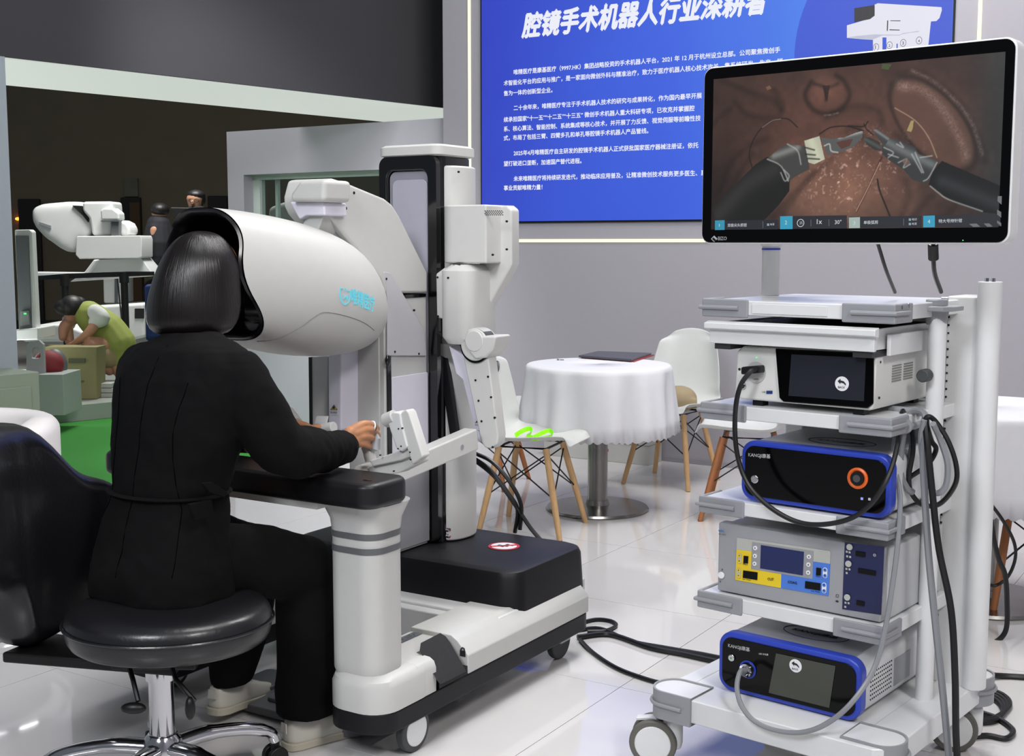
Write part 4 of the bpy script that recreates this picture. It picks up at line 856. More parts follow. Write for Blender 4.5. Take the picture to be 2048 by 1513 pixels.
# insufflator (black glass, blue frame) and light source
def bluedev(nm, lab, x0, x1, z0_, z1_, b, dep, r, zf):
    D = dev(nm, lab)
    qp('case', M().prism([(x, b+.02, z) for x, z in rrect(x0+.008, x1-.008, z0_+.004, z1_-.004, r*.8, 6)], (0, dep, 0)), DS, D, bev=.004)
    qp('top_cover', M().box(x0+r*.8, x1-r*.8, b+.03, b+dep, z1_-.006, z1_-.002), DTOP, D, bev=.001)
    qp('bezel', M().prism([(x, b, z) for x, z in rrect(x0, x1, z0_, z1_, r, 8)], (0, .035, 0)), BLUE, D, bev=.006, seg=3)
    qp('front_glass', M().prism([(x, b-.001, z) for x, z in rrect(x0+.012, x1-.012, z0_+.012, z1_-.012, r*.75, 8)], (0, -.002, 0)), GLASSB, D, bev=.001)
    for x in (x0+.05, x1-.05):
        for y in (b+.03, b+dep-.05): qp('foot', M().box(x-.014, x+.014, y, y+.03, zf, z0_+.01), BLACK, D)
    # oval logo on the lid
    cx, cy = (x0+x1)/2+.01, b+.135
    rg = [(cx+.088*math.cos(t), cy+.052*math.sin(t), z1_-.0018) for t in np.linspace(0, 2*PI, 49)[:-1]]
    NAVY = mat('logo_navy', (38, 44, 105), .5)
    qp('logo_oval', M().ring(rg, [(cx+(x-cx)*.965, cy+(y-cy)*.955, z) for x, y, z in rg], (0, 0, .0008)), NAVY, D)
    text('KANGJI康基', (cx-.062, cy-.010, z1_-.0018), (1, 0, 0), (0, 1, 0), .124, NAVY, D, 'lettering', .02, .15)
    return D
D2_ = bluedev('black_glass_device', 'device with all-black glass front, blue rim and orange round port, second from top', Q.B(1482, 950, -.34).x, Q.B(1783, 950, -.34).x, .703, .855, -.34, .34, .035, .698)
dtext('KANGJI康基', 1497, 913, 1541, 917, -.3435, D2_, INKW, off=.01)
ORG = mat('port_orange', (215, 95, 30), .4)
p = Q.B(1716, 957, -.343); qp('port_ring', M().lathe([(.017, 0), (.017, .003), (.021, .006), (.0255, .004), (.0255, 0)], M4=Matrix.Translation((p.x, -.343, p.z)) @ Matrix.Rotation(PI/2, 4, 'X'), n=36), ORG, D2_)
qp('port_core', M().cyl((p.x, -.343, p.z), (p.x, -.350, p.z), .0165, n=24), BLACKM, D2_); qp('port_core', M().cyl((p.x, -.350, p.z), (p.x, -.352, p.z), .009, n=20), RUB, D2_)
p = Q.B(1510, 959, -.343); qp('power_button', M().cyl((p.x, -.343, p.z), (p.x, -.347, p.z), .0105, n=24), CHROME, D2_, bev=.002)
for u, c in ((1724, (170, 175, 255)), (1739, (200, 200, 205))):
    q = Q.B(u, 998 if u < 1730 else 999, -.343); qp('mark', M().box(q.x-.003, q.x+.003, -.3438, -.343, q.z-.003, q.z+.003), mat('mark_%d' % u, c, .4), D2_, smooth=False)
# electrosurgical unit
D3_ = dev('electrosurgical_unit', 'grey electrosurgical unit with yellow CUT and blue COAG panels, on the third shelf')
b3 = -.335; x0, x1 = Q.B(1436, 1110, b3).x, Q.B(1764, 1150, b3).x; z0_, z1_ = .452, .632
GR = mat('esu_grey', (156, 158, 162), .4, .2)
qp('case', M().prism([(x0+.006, b3+.03, z0_), (x1+.004, b3+.03, z0_), (x1+.004, b3+.03, z1_-.006), (x0+.006, b3+.03, z1_-.006)], (0, .34, 0)), mat('esu_side', (178, 180, 182), .4), D3_, bev=.003)
qp('front_frame', M().box(x0, x1, b3, b3+.035, z0_, z1_), GR, D3_, bev=.004)
NV = mat('esu_navy', (22, 28, 72), .35); YL = mat('esu_yellow', (226, 196, 30), .5); BL2 = mat('esu_blue', (70, 118, 205), .5); PAL = mat('esu_pale', (176, 177, 170), .5)
e3 = lambda l: [(1420+x/5.389, 1020+y/5.389) for x, y in l]
def ep(nm, l, d, mt, par=None): return qpoly(nm, e3(l), b3-d, .0012, mt, par or D3_)
ep('socket_panel', [(1452, 352), (1880, 400), (1845, 1135), (1424, 1072)], .0015, NV)
ep('control_panel', [(290, 302), (1285, 445), (1298, 460), (1275, 930), (272, 757)], .0015, PAL)
ep('cut_panel', [(286, 432), (448, 452), (442, 640), (768, 695), (764, 845), (272, 757)], .0022, YL)
ep('coag_panel', [(768, 695), (1100, 745), (1112, 560), (1293, 585), (1275, 932), (764, 845)], .0022, BL2)
mp_ = ep('menu_panel', [(455, 350), (1115, 448), (1102, 748), (442, 640)], .0028, SILV)
ep('display', [(548, 382), (1012, 455), (1000, 710), (540, 633)], .0036, mat('esu_display', (22, 34, 84), .2))
for l in ([(362, 497), (412, 503), (408, 582), (358, 576)], [(357, 655), (512, 677), (508, 760), (352, 735)], [(1145, 625), (1196, 632), (1192, 712), (1141, 705)], [(1026, 770), (1190, 795), (1187, 874), (1022, 848)]): ep('readout', l, .0036, GLASSB)
for x, y in ((490, 413), (487, 498), (483, 582), (1068, 507), (1063, 592), (1060, 678)):
    p = Q.B(*e3([(x, y)])[0], b3-.003); bt = qp('button', M().cyl((p.x, p.y, p.z), (p.x, p.y-.002, p.z), .0055, n=18), INKW, D3_)
    s_ = 1 if x < 700 else -1
    qp('button_arrow', M().prism([(p.x+.0022*s_, p.y-.0022, p.z), (p.x-.0016*s_, p.y-.0022, p.z+.0024), (p.x-.0016*s_, p.y-.0022, p.z-.0024)], (0, -.0003, 0)), INK, bt, smooth=False)
for x, ya, yb, c in ((320, 497, 558, YL), (312, 655, 717, YL), (1242, 650, 712, BL2), (1232, 812, 875, BL2)):
    pa = Q.B(*e3([(x, ya)])[0], b3-.003); pb_ = Q.B(*e3([(x, yb)])[0], b3-.003)
    pd_ = qp('rocker', M().prism([(px_, pa.y, pz_) for px_, pz_ in rrect(pa.x-.0058, pa.x+.0058, pb_.z-.006, pa.z+.006, .0055, 4)], (0, -.001, 0)), INKW if c is BL2 else PAL, D3_)
    for q_, sgn in ((pa, '+'), (pb_, '-')):
        qp('button', M().cyl((q_.x, q_.y-.001, q_.z), (q_.x, q_.y-.002, q_.z), .0044, n=16), c, pd_); text(sgn, (q_.x-.002, q_.y-.0022, q_.z-(.0018 if sgn == '+' else .001)), (1, 0, 0), (0, 0, 1), .004, INK, pd_, 'lettering', .03)
def et(s, x, y, x2, y2, mt=INK, off=.015, par=None):
    (u, v), (u2, v2) = e3([(x, y), (x2, y2)]); return dtext(s, u, v, u2, v2, b3-.0042, par or D3_, mt, off=off)
et('CUT', 620, 758, 688, 766, off=.03); et('COAG', 838, 790, 938, 804, off=.03); et('Effect', 356, 592, 408, 600); et('max. Watts', 350, 752, 440, 766); et('Effect', 1142, 722, 1192, 730); et('max. Watts', 1088, 880, 1185, 895)
et('erbe', 92, 232, 150, 238, mat('logo_teal_blue', (70, 140, 205), .5), .03); et('VIO 300 S', 92, 268, 172, 276, INK, .01)
for x, y in ((1508, 402), (1495, 583), (1482, 945)):
    p = Q.B(*e3([(x, y)])[0], b3-.003); qp('button', M().cyl((p.x, p.y, p.z), (p.x, p.y-.004, p.z), .0078, n=22), PAL, D3_, bev=.001)
p = Q.B(*e3([(128, 705)])[0], b3-.001); qp('power_button', M().cyl((p.x, p.y, p.z), (p.x, p.y-.006, p.z), .009, n=24), INKW, D3_, bev=.002)
for x, y in ((1476, 455), (1506, 462), (1480, 505), (1512, 512), (1472, 640), (1505, 645), (1475, 685), (1462, 1005), (1495, 1010), (1460, 1050)):
    p = Q.B(*e3([(x, y)])[0], b3-.003); qp('mark', M().box(p.x-.0026, p.x+.0022, p.y-.0006, p.y, p.z-.002, p.z+.0028), PAL, D3_, smooth=False)
for x, y, w_ in ((1620, 480, .012), (1690, 672, .022), (1620, 1010, .010)):
    p = Q.B(*e3([(x, y)])[0], b3-.003); qp('socket', M().box(p.x-w_, p.x+w_, p.y-.001, p.y, p.z-.006, p.z+.006), GLASSB, D3_, bev=.002)
p = Q.B(*e3([(1775, 490)])[0], b3-.003); qp('socket', M().lathe([(.0022, 0), (.0022, .001), (.0038, .001), (.0038, 0)], M4=Matrix.Translation((p.x, p.y, p.z)) @ Matrix.Rotation(PI/2, 4, 'X'), n=20), GR, D3_)
et('SOCKET', 1755, 408, 1850, 422, BL2, 0) if 0 else None
for x, y in ((1372, 930),): 
    p = Q.B(*e3([(x, y)])[0], b3-.001); qp('mark', M().ring([(p.x+a_, p.y, p.z+c_) for a_, c_ in rrect(-.0035, .0035, -.0035, .0035, .001, 2)], [(p.x+a_, p.y, p.z+c_) for a_, c_ in rrect(-.0028, .0028, -.0028, .0028, .001, 2)], (0, -.0006, 0)), INK, D3_)
p = Q.B(*e3([(1370, 988)])[0], b3-.001); qp('mark', M().prism([(p.x-.005, p.y, p.z), (p.x, p.y, p.z+.0028), (p.x+.005, p.y, p.z), (p.x, p.y, p.z-.0028)], (0, -.0006, 0)), INK, D3_, smooth=False)
for x, y in ((132, 645), (112, 775)):
    p = Q.B(*e3([(x, y)])[0], b3-.001); qp('mark', M().prism([(p.x-.002, p.y, p.z-.002), (p.x+.002, p.y, p.z-.002), (p.x, p.y, p.z+.003)], (0, -.0005, 0)), RUB, D3_, smooth=False)
for x in (x0+.04, x1-.04):
    for y in (b3+.04, b3+.3): qp('foot', M().box(x-.014, x+.014, y, y+.03, .447, .454), BLACK, D3_)
# light source (bottom)
D4_ = bluedev('light_source', 'blue-rimmed light source with dim screen and grey light cable plugged in, on the bottom deck', Q.B(1437, 1330, -.375).x, Q.B(1722, 1370, -.375).x, .208, .362, -.375, .40, .038, .202)
b4 = -.379
d4 = lambda l: [(1220+x/2.473, 1180+y/2.473) for x, y in l]
qpoly('display', d4([(822, 315), (1116, 378), (1085, 585), (785, 510)]), b4, -.0008, mat('light_display', (62, 64, 56), .3), D4_)
backicon(*d4([(918, 377)])[0], .0165, b4-.001, D4_)
pt2 = d4([(585, 283), (692, 306), (737, 320), (783, 326)])
dtext('KANGJI康基', *pt2[0], *pt2[1], b4, D4_, INKW, off=.01); dtext('LED 冷光源', *pt2[2], *pt2[3], b4, D4_, INKW, off=0)
p = Q.B(*d4([(602, 337)])[0], b4); qp('power_button', M().cyl((p.x, p.y, p.z), (p.x, p.y-.004, p.z), .009, n=24), CHROME, D4_, bev=.002); qp('indicator', M().cyl((p.x, p.y-.004, p.z), (p.x, p.y-.005, p.z), .003, n=12), mat('led_green_dim', (110, 190, 140), .4, emit=.5, noise=0), D4_)
pS = Q.B(*d4([(682, 395)])[0], b4)
qp('light_socket', M().lathe([(.0205, 0), (.0205, .002), (.023, .002), (.023, 0)], M4=Matrix.Translation(pS) @ Matrix.Rotation(PI/2, 4, 'X'), n=36), BLUE, D4_)
qp('light_socket', M().lathe([(.010, 0), (.012, .012), (.017, .014), (.020, .004), (.020, 0)], M4=Matrix.Translation(pS) @ Matrix.Rotation(PI/2, 4, 'X'), n=36), CHROME, D4_)
for i in range(12):
    for j in range(7):
        if i == 0 and j == 0: vm = M()
        vm.cyl((Q.B(1722, 1370, -.375).x-.0085, -.30+i*.011, .245+j*.011), (Q.B(1722, 1370, -.375).x-.0065, -.30+i*.011, .245+j*.011), .0022, n=6)
qp('vent_holes', vm, BLACK, D4_, kind='stuff')
xx = Q.B(1722, 1370, -.375).x-.0078
qp('rating_label', M().box(xx, xx+.001, -.16, -.06, .24, .31), SILV, D4_, smooth=False); qp('side_label', M().box(xx-.012, xx-.0, -.33, -.24, .352, .3535), SILV, D4_, smooth=False) if 0 else None
# ---- cables on the cart
def cab(name, pts, r, mt, label, K_=Q, n=8):
    o = obj(name, M().tube(spline(pts, 8), r, 8), mt); o.location = (K_.o[0], K_.o[1], 0); o.rotation_euler.z = K_.rz; return tag(o, label, 'cable')
qb = lambda u, v, b: Q.B(u, v, b)
cab('camera_cable', [qb(1512, 738, -.362), qb(1500, 745, -.38), qb(1482, 770, -.40), qb(1472, 810, -.41), qb(1470, 870, -.42), qb(1478, 925, -.42), qb(1500, 975, -.42), qb(1540, 1015, -.42), qb(1590, 1043, -.42), qb(1640, 1050, -.42), qb(1700, 1038, -.41), qb(1745, 1005, -.40), qb(1778, 950, -.38), qb(1795, 890, -.33), qb(1800, 840, -.25), qb(1806, 822, -.205)], .0062, CABLE, 'long black camera cable looping down in front of the shelves')
cab('light_cable', [pS+Vector((0, -.012, 0)), qb(1480, 1345, -.43), qb(1474, 1375, -.47), qb(1482, 1410, -.505), qb(1505, 1440, -.51), qb(1545, 1460, -.512), qb(1600, 1466, -.512), qb(1650, 1450, -.508), qb(1700, 1410, -.49), qb(1745, 1345, -.42), qb(1768, 1270, -.39), qb(1785, 1170, -.36), qb(1796, 1080, -.33), qb(1800, 990, -.30), qb(1788, 930, -.27), qb(1790, 880, -.24), qb(1808, 832, -.21), qb(1822, 850, -.20), qb(1822, 900, -.21), qb(1808, 960, -.23), qb(1796, 985, -.24)], .0062, GCABLE, 'grey light cable hanging in a loop below the light source')
cab('grey_hose', [qb(1825, 985, -.22), qb(1812, 975, -.24), qb(1800, 940, -.25), qb(1806, 870, -.24), qb(1822, 828, -.22), qb(1846, 826, -.24), qb(1852, 850, -.25), qb(1846, 900, -.25), qb(1850, 1000, -.25), qb(1858, 1120, -.25), qb(1872, 1260, -.26), qb(1885, 1380, -.27), qb(1902, 1560, -.28)], .0085, GCABLE, 'thick grey hose hanging straight to the floor beside the side post')
cab('power_cable', [qb(1850, 836, -.25), qb(1856, 900, -.26), qb(1866, 1000, -.26), qb(1878, 1100, -.26), qb(1902, 1220, -.27), qb(1910, 1350, -.28), qb(1912, 1470, -.29), qb(1918, 1580, -.3)], .0085, CABLE, 'thick black cable hanging from the hook to the floor beside the grey hose')
cab('coiled_black_cable', [qb(1806, 822, -.2), qb(1822, 850, -.22), qb(1826, 900, -.23), qb(1818, 950, -.23), qb(1822, 985, -.22), qb(1845, 1010, -.2), qb(1880, 1008, -.18), qb(1910, 970, -.17), qb(1912, 930, -.17), qb(1895, 880, -.19), qb(1868, 840, -.24), qb(1852, 838, -.255), qb(1862, 880, -.22), qb(1872, 900, -.20), qb(1855, 930, -.21), qb(1820, 955, -.22)], .0062, CABLE, 'black cable coiled over the hook on the side post')
cab('coiled_grey_cable', [qb(1848, 840, -.262), qb(1842, 880, -.25), qb(1850, 940, -.23), qb(1868, 985, -.22), qb(1890, 975, -.21), qb(1895, 930, -.21), qb(1880, 880, -.22), qb(1866, 848, -.262)], .0075, GCABLE, 'grey cable loop hanging beside the coiled black cable')
# ---- monitor
mon = frame_of(Q, 'monitor', 'large white-backed monitor showing surgical instruments, on an arm above the trolley', 'monitor')
bM = -.33
corn = {k: Q.B(*v, bM) for k, v in dict(tl=(1396, 135), tr=(2033, 74), br=(2022, 487), bl=(1414, 490)).items()}
mx0, mx1 = (corn['tl'].x+corn['bl'].x)/2, (corn['tr'].x+corn['br'].x)/2; mz0, mz1 = (corn['bl'].z+corn['br'].z)/2, (corn['tl'].z+corn['tr'].z)/2
obj('casing', M().prism([(x, bM, z) for x, z in rrect(mx0, mx1, mz0, mz1, .026, 6)], (0, .055, 0)), WHITE2, mon, bev=.004)
obj('front_glass', M().prism([(x, bM-.0005, z) for x, z in rrect(mx0+.004, mx1-.004, mz0+.004, mz1-.004, .023, 6)], (0, -.002, 0)), GLASSB, mon)
z6 = lambda x, y: Q.B(1360+x/2.977, 60+y/2.977, bM-.003)
s0 = z6(178, 292); s1 = z6(1910, 1180); sxa = (z6(178, 292).x+z6(207, 1192).x)/2; sxb = (z6(1925, 135).x+z6(1908, 1172).x)/2; sza = (z6(207, 1192).z+z6(1908, 1172).z)/2; szb = (z6(178, 292).z+z6(1925, 135).z)/2
NX, NY = 620, 330
def st(x, y):
    p = z6(x, y); return ((p.x-sxa)/(sxb-sxa)*NX, (p.z-sza)/(szb-sza)*NY)
gx, gy = np.meshgrid(np.arange(NX+1), np.arange(NY+1))
def blob(x, y, rx, ry, ang=0.):
    cx, cy = st(x, y); sx_ = NX/1740.; a_ = ang; dx = (gx-cx)/sx_; dy = (gy-cy)/sx_
    u = dx*math.cos(a_)+dy*math.sin(a_); v = -dx*math.sin(a_)+dy*math.cos(a_); return (u/rx)**2+(v/ry)**2
def smn(scale, seed):
    r = np.random.default_rng(seed); n = r.random((int(NY/scale)+3, int(NX/scale)+3)); X = gx/scale; Y = gy/scale
    xi = X.astype(int); yi = Y.astype(int); fx = X-xi; fy = Y-yi; fx = fx*fx*(3-2*fx); fy = fy*fy*(3-2*fy)
    return n[yi, xi]*(1-fx)*(1-fy)+n[yi, xi+1]*fx*(1-fy)+n[yi+1, xi]*(1-fx)*fy+n[yi+1, xi+1]*fx*fy
img = np.zeros((NY+1, NX+1, 3)); cA = np.array((52, 39, 35.)); cB = np.array((84, 56, 47.)); cC = np.array((150, 104, 84.))
f1 = np.exp(-blob(900, 560, 800, 420)); f2 = np.exp(-blob(960, 980, 420, 260, -.2))
img += cA; img += (cB-cA)*f1[..., None]*1.05; img += (cC-cB)*f2[..., None]*.95
img *= (1-.35*np.exp(-blob(150, 1000, 350, 400)))[..., None]; img += ((np.array((42, 46, 46.))-img)*np.clip((gx-NX*.88)/(NX*.12), 0, 1)[..., None]*.85)
img *= (.90+.2*smn(40, 1)+.0)[..., None]; img *= (.95+.1*smn(9, 2))[..., None]
def poly_d(px, closed=False):
    P_ = [st(*p) for p in px]; P_ = [(p.x, p.y) for p in spline([(x, y, 0) for x, y in P_], 5, closed)]
    if closed: P_.append(P_[0])
    d = np.full(gx.shape, 1e9)
    for (ax_, ay), (bx_, by) in zip(P_[:-1], P_[1:]):
        vx, vy = bx_-ax_, by-ay; L2 = vx*vx+vy*vy+1e-9; t = np.clip(((gx-ax_)*vx+(gy-ay)*vy)/L2, 0, 1); d = np.minimum(d, (gx-ax_-t*vx)**2+(gy-ay-t*vy)**2)
    return np.sqrt(d)
def inside(px):
    P_ = [st(*p) for p in px]; r = np.zeros(gx.shape, bool); n = len(P_)
    for i in range(n):
        (x1_, y1_), (x2_, y2_) = P_[i], P_[(i+1) % n]
        c_ = ((y1_ > gy) != (y2_ > gy)) & (gx < (x2_-x1_)*(gy-y1_)/(y2_-y1_+1e-9)+x1_); r ^= c_
    return r
def blend(mask, col, k=1.):
    global img
    m_ = np.clip(mask, 0, 1)[..., None]*k; img = img*(1-m_)+np.array(col, float)*m_
def fold(px, w_=9, k=.27, hl=.14):   # dark crease with a soft highlight beside it
    global img
    d = poly_d(px); img = img*(1-k*np.exp(-(d/w_)**2))[..., None]; d2 = poly_d([(x+14, y-10) for x, y in px]); img = img*(1+hl*np.exp(-(d2/(w_*1.2))**2))[..., None]
for px in ([(250, 300), (350, 340), (450, 380), (560, 420), (600, 470)], [(330, 430), (400, 500), (480, 520), (590, 510), (610, 440), (560, 360)], [(240, 960), (300, 800), (400, 700), (520, 640)], [(270, 1020), (360, 850), (430, 740)], [(620, 1090), (760, 900), (900, 770), (960, 720)], [(560, 1110), (700, 950), (800, 850)], [(880, 520), (960, 480), (1060, 450), (1180, 480), (1210, 560)],
           [(1320, 1110), (1360, 1000), (1350, 900)], [(1400, 1100), (1460, 1030), (1500, 990)], [(1600, 1100), (1640, 1050)], [(200, 560), (260, 500), (300, 470)], [(1300, 260), (1400, 240), (1550, 330), (1700, 480), (1800, 700), (1820, 780)], [(1290, 620), (1400, 700), (1600, 820), (1700, 830)], [(1000, 600), (1060, 580), (1090, 640)]): fold(px)
d = poly_d([(780, 310), (745, 390), (790, 470), (870, 500), (960, 470), (1010, 390), (980, 310), (930, 270)]); img *= (1-.4*np.exp(-(d/6)**2))[..., None]
img *= (1+.30*np.exp(-blob(880, 350, 100, 90)))[..., None]
d = poly_d([(800, 320), (860, 345), (870, 420)]); img *= (1-.35*np.exp(-(d/4)**2))[..., None]; d = poly_d([(940, 320), (885, 345)]); img *= (1-.3*np.exp(-(d/4)**2))[..., None]
blend(inside([(848, 330), (892, 330), (878, 418), (868, 420)]), (40, 24, 20), .75)
q = blob(1500, 560, 330, 150, -.86); blend(1/(1+np.exp((q-1)*14)), (112, 80, 66), .45); img *= (1-.35*np.exp(-((np.sqrt(q)-1)/.07)**2))[..., None]
for px, w_, a_ in (([(1310, 340), (1420, 350), (1520, 420), (1620, 560), (1680, 680), (1700, 760)], 9, .5), ([(1380, 240), (1500, 300), (1620, 400), (1720, 520), (1770, 640), (1800, 740)], 4, .6), ([(860, 508), (900, 505), (940, 495)], 2, .9), ([(1290, 300), (1340, 330)], 8, .3)):
    d = poly_d(px); img += (a_*55*np.exp(-(d/w_)**2)*(.3+1.2*smn(2.5, 5)))[..., None]
sp2 = np.clip(smn(8, 8)*.9+smn(3.2, 9)*.9-1.08, 0, 1)*2.2
for x, y, rx, ry, a_ in ((840, 930, 110, 170, .5), (1000, 850, 60, 150, .2), (1080, 640, 160, 60, 0), (1130, 800, 260, 90, .3), (990, 980, 50, 120, .3), (1250, 880, 120, 90, 0)): img += (sp2*52*np.exp(-blob(x, y, rx, ry, a_)))[..., None]
blend(inside([(1205, 200), (1260, 205), (1240, 238), (1200, 230)]), (70, 92, 50), .8); blend(inside([(1350, 600), (1375, 540), (1392, 540), (1385, 590), (1375, 608)]), (168, 150, 100), .9); blend(inside([(512, 340), (535, 330), (545, 350), (520, 358)]), (120, 96, 70), .8)
# instruments
def shade_poly(px, c0, ax_pts, c1, w_=14):
    global img
    mk = inside(px).astype(float); blend(mk, c0); d = poly_d(ax_pts); img += (mk*np.exp(-(d/w_)**2))[..., None]*np.array(c1, float)
shade_poly([(205, 1150), (200, 1050), (330, 920), (450, 800), (520, 755), (600, 790), (655, 880), (650, 960), (590, 1040), (520, 1115), (480, 1150)], (22, 22, 21), [(230, 1100), (400, 920), (560, 830)], (22, 22, 21), 22)
shade_poly([(515, 770), (600, 700), (640, 680), (740, 690), (765, 760), (770, 830), (700, 865), (640, 905), (600, 800)], (62, 63, 61), [(560, 750), (700, 700)], (60, 60, 58), 8)
shade_poly([(740, 660), (830, 632), (862, 770), (800, 800), (765, 790)], (176, 178, 158), [(780, 660), (830, 780)], (20, 20, 14), 10)
for px in ([(745, 700), (800, 715)], [(748, 740), (805, 745)], [(760, 765), (830, 770)], [(640, 680), (700, 720), (720, 800)], [(520, 770), (600, 810), (645, 900)], [(600, 850), (625, 900), (650, 870), (620, 835)]): blend(np.exp(-(poly_d(px)/1.6)**2), (30, 30, 30) if px[0][0] > 700 else (165, 168, 165), .8)
shade_poly([(840, 640), (900, 650), (980, 640), (1040, 615), (1090, 600), (1085, 640), (1040, 690), (970, 725), (915, 730), (880, 750), (860, 700)], (84, 86, 84), [(950, 640), (1080, 605)], (70, 72, 72), 4)
blend(inside([(930, 670), (985, 655), (1030, 650), (1010, 690), (960, 710)]), (88, 50, 42), .9)
blend(np.exp(-(poly_d([(860, 690), (890, 680), (900, 720), (940, 730)])/1.5)**2), (200, 203, 200), .8)
shade_poly([(1480, 920), (1500, 850), (1560, 780), (1700, 840), (1925, 935), (1925, 1100), (1800, 1085), (1640, 1030), (1540, 970)], (17, 18, 19), [(1560, 900), (1900, 1040)], (26, 27, 28), 14)
shade_poly([(1205, 740), (1200, 690), (1230, 645), (1300, 655), (1400, 700), (1420, 740), (1540, 780), (1500, 850), (1470, 920), (1380, 890), (1330, 830), (1250, 780)], (52, 54, 54), [(1240, 670), (1330, 720), (1500, 800)], (50, 52, 52), 9)
shade_poly([(1150, 595), (1175, 592), (1250, 640), (1220, 690), (1180, 650)], (60, 62, 62), [(1160, 595), (1240, 650)], (60, 60, 60), 3)
shade_poly([(1088, 640), (1130, 640), (1190, 670), (1200, 720), (1160, 715), (1110, 680)], (46, 48, 46), [(1100, 650), (1190, 700)], (30, 30, 30), 4)
for px in ([(1215, 700), (1270, 730), (1240, 760)], [(1290, 680), (1330, 700), (1310, 670)], [(1300, 790), (1350, 770), (1330, 820), (1370, 800)], [(1380, 740), (1440, 850)], [(1400, 730), (1450, 850)], [(1430, 760), (1500, 750)], [(1530, 790), (1480, 880), (1450, 900)], [(1240, 740), (1300, 760)], [(1490, 930), (1540, 970), (1600, 1010), (1800, 1080)]): blend(np.exp(-(poly_d(px)/1.5)**2), (175, 178, 176), .75)
blend(inside([(1320, 780), (1350, 760), (1372, 790), (1345, 815)]), (120, 96, 84), .7)
for px, c, w_, k in (([(430, 820), (412, 740), (440, 650), (490, 580), (560, 535), (640, 530), (700, 580)], (20, 17, 16), 1.3, .85), ([(490, 580), (550, 540), (600, 530)], (170, 160, 150), 1., .6), ([(830, 620), (900, 580), (1000, 575), (1090, 600)], (20, 16, 15), 1.3, .9), ([(1000, 570), (1090, 575), (1120, 545)], (20, 16, 15), 1.2, .9), ([(1095, 560), (1110, 590), (1150, 625)], (20, 16, 15), 1.2, .9), ([(1280, 465), (1400, 540), (1480, 640), (1530, 760)], (185, 160, 130), 1.1, .7), ([(1200, 760), (1130, 920), (1050, 1080)], (60, 30, 22), 2.2, .8), ([(1190, 790), (1120, 940), (1048, 1080)], (220, 190, 165), 1.0, .7), ([(1175, 890), (1190, 960), (1230, 1060), (1250, 1110)], (15, 12, 12), 1.5, .95)):
    blend(np.exp(-(poly_d(px)/w_)**2), c, k)
img = np.clip(img*1.02, 0, 255)
V = np.stack([sxa+(sxb-sxa)*gx/NX, np.full(gx.shape, bM-.003), sza+(szb-sza)*gy/NY], -1).reshape(-1, 3)
ii = (np.arange(NY)[:, None]*(NX+1)+np.arange(NX)[None, :]).ravel(); Fq = np.stack([ii, ii+1, ii+NX+2, ii+NX+1], 1)
me = bpy.data.meshes.new('display'); me.vertices.add(len(V)); me.vertices.foreach_set('co', V.astype(np.float32).ravel()); me.loops.add(Fq.size); me.loops.foreach_set('vertex_index', Fq.astype(np.int32).ravel()); me.polygons.add(len(Fq)); me.polygons.foreach_set('loop_start', np.arange(0, Fq.size, 4, dtype=np.int32)); me.update(calc_edges=True)
ca_ = me.color_attributes.new('picture', 'FLOAT_COLOR', 'POINT'); x_ = img.reshape(-1, 3)/255; x_ = np.where(x_ <= .04045, x_/12.92, ((x_+.055)/1.055)**2.4); ca_.data.foreach_set('color', np.concatenate([x_, np.ones((len(x_), 1))], 1).astype(np.float32).ravel())
pm_ = bpy.data.materials.new('monitor_picture'); pm_.use_nodes = True; nt = pm_.node_tree; b = nt.nodes['Principled BSDF']; at_ = nt.nodes.new('ShaderNodeAttribute'); at_.attribute_name = 'picture'; nt.links.new(at_.outputs[0], b.inputs['Emission Color']); b.inputs['Emission Strength'].default_value = .93; b.inputs['Base Color'].default_value = (.006, .006, .006, 1); b.inputs['Roughness'].default_value = .35
me.materials.append(pm_); dsp = bpy.data.objects.new('display', me); COL.objects.link(dsp); dsp.parent = mon
def hud(px, col, em_, d=.0042, nm='hud_tile'): return obj(nm, M().prism([Q.B(1360+x/2.977, 60+y/2.977, bM-d) for x, y in px], (0, .0004, 0)), mat('hud_%d_%d_%d' % col, col, .5, emit=em_, noise=0), dsp, smooth=False)
HUDW = mat('hud_white', (205, 210, 215), .5, emit=.9, noise=0)
def ht(s, x, y, x2, y2, mt=HUDW, off=.008): 
    p = Q.B(1360+x/2.977, 60+y/2.977, bM-.0048); q = Q.B(1360+x2/2.977, 60+y2/2.977, bM-.0048); text(s, p, q-p, (0, 0, 1), .0016 if s == '1' else (q-p).length, mt, dsp, 'hud_text', off, height=.0072 if s == '1' else None)
for a_, b2_, yt, yb_ in ((208, 582, 1133, 1190), (596, 993, 1107, 1185), (1006, 1436, 1110, 1180), (1448, 1908, 1100, 1172)): hud([(a_, yt+3), (b2_, yt-3), (b2_, yb_-2), (a_, yb_)], (18, 22, 34), .9)
for a_, b2_, yt, yb_, c in ((208, 265, 1135, 1192, (44, 150, 180)), (596, 670, 1110, 1187, (44, 160, 195)), (1006, 1071, 1117, 1181, (168, 186, 180)), (1448, 1517, 1107, 1176, (44, 160, 195))): hud([(a_, yt), (b2_, yt-2), (b2_, yb_-1), (a_, yb_)], c, .85, .0046)
ht('1', 233, 1172, 240, 1172); ht('2', 625, 1158, 638, 1158); ht('3', 1032, 1162, 1044, 1162); ht('4', 1475, 1152, 1490, 1152)
ht('双极尖头抓钳', 284, 1172, 398, 1170); ht('1x', 815, 1156, 846, 1155); ht('30°', 922, 1157, 962, 1155); ht('单极弧剪', 1094, 1156, 1180, 1154); ht('特大号持针钳', 1540, 1148, 1680, 1144)
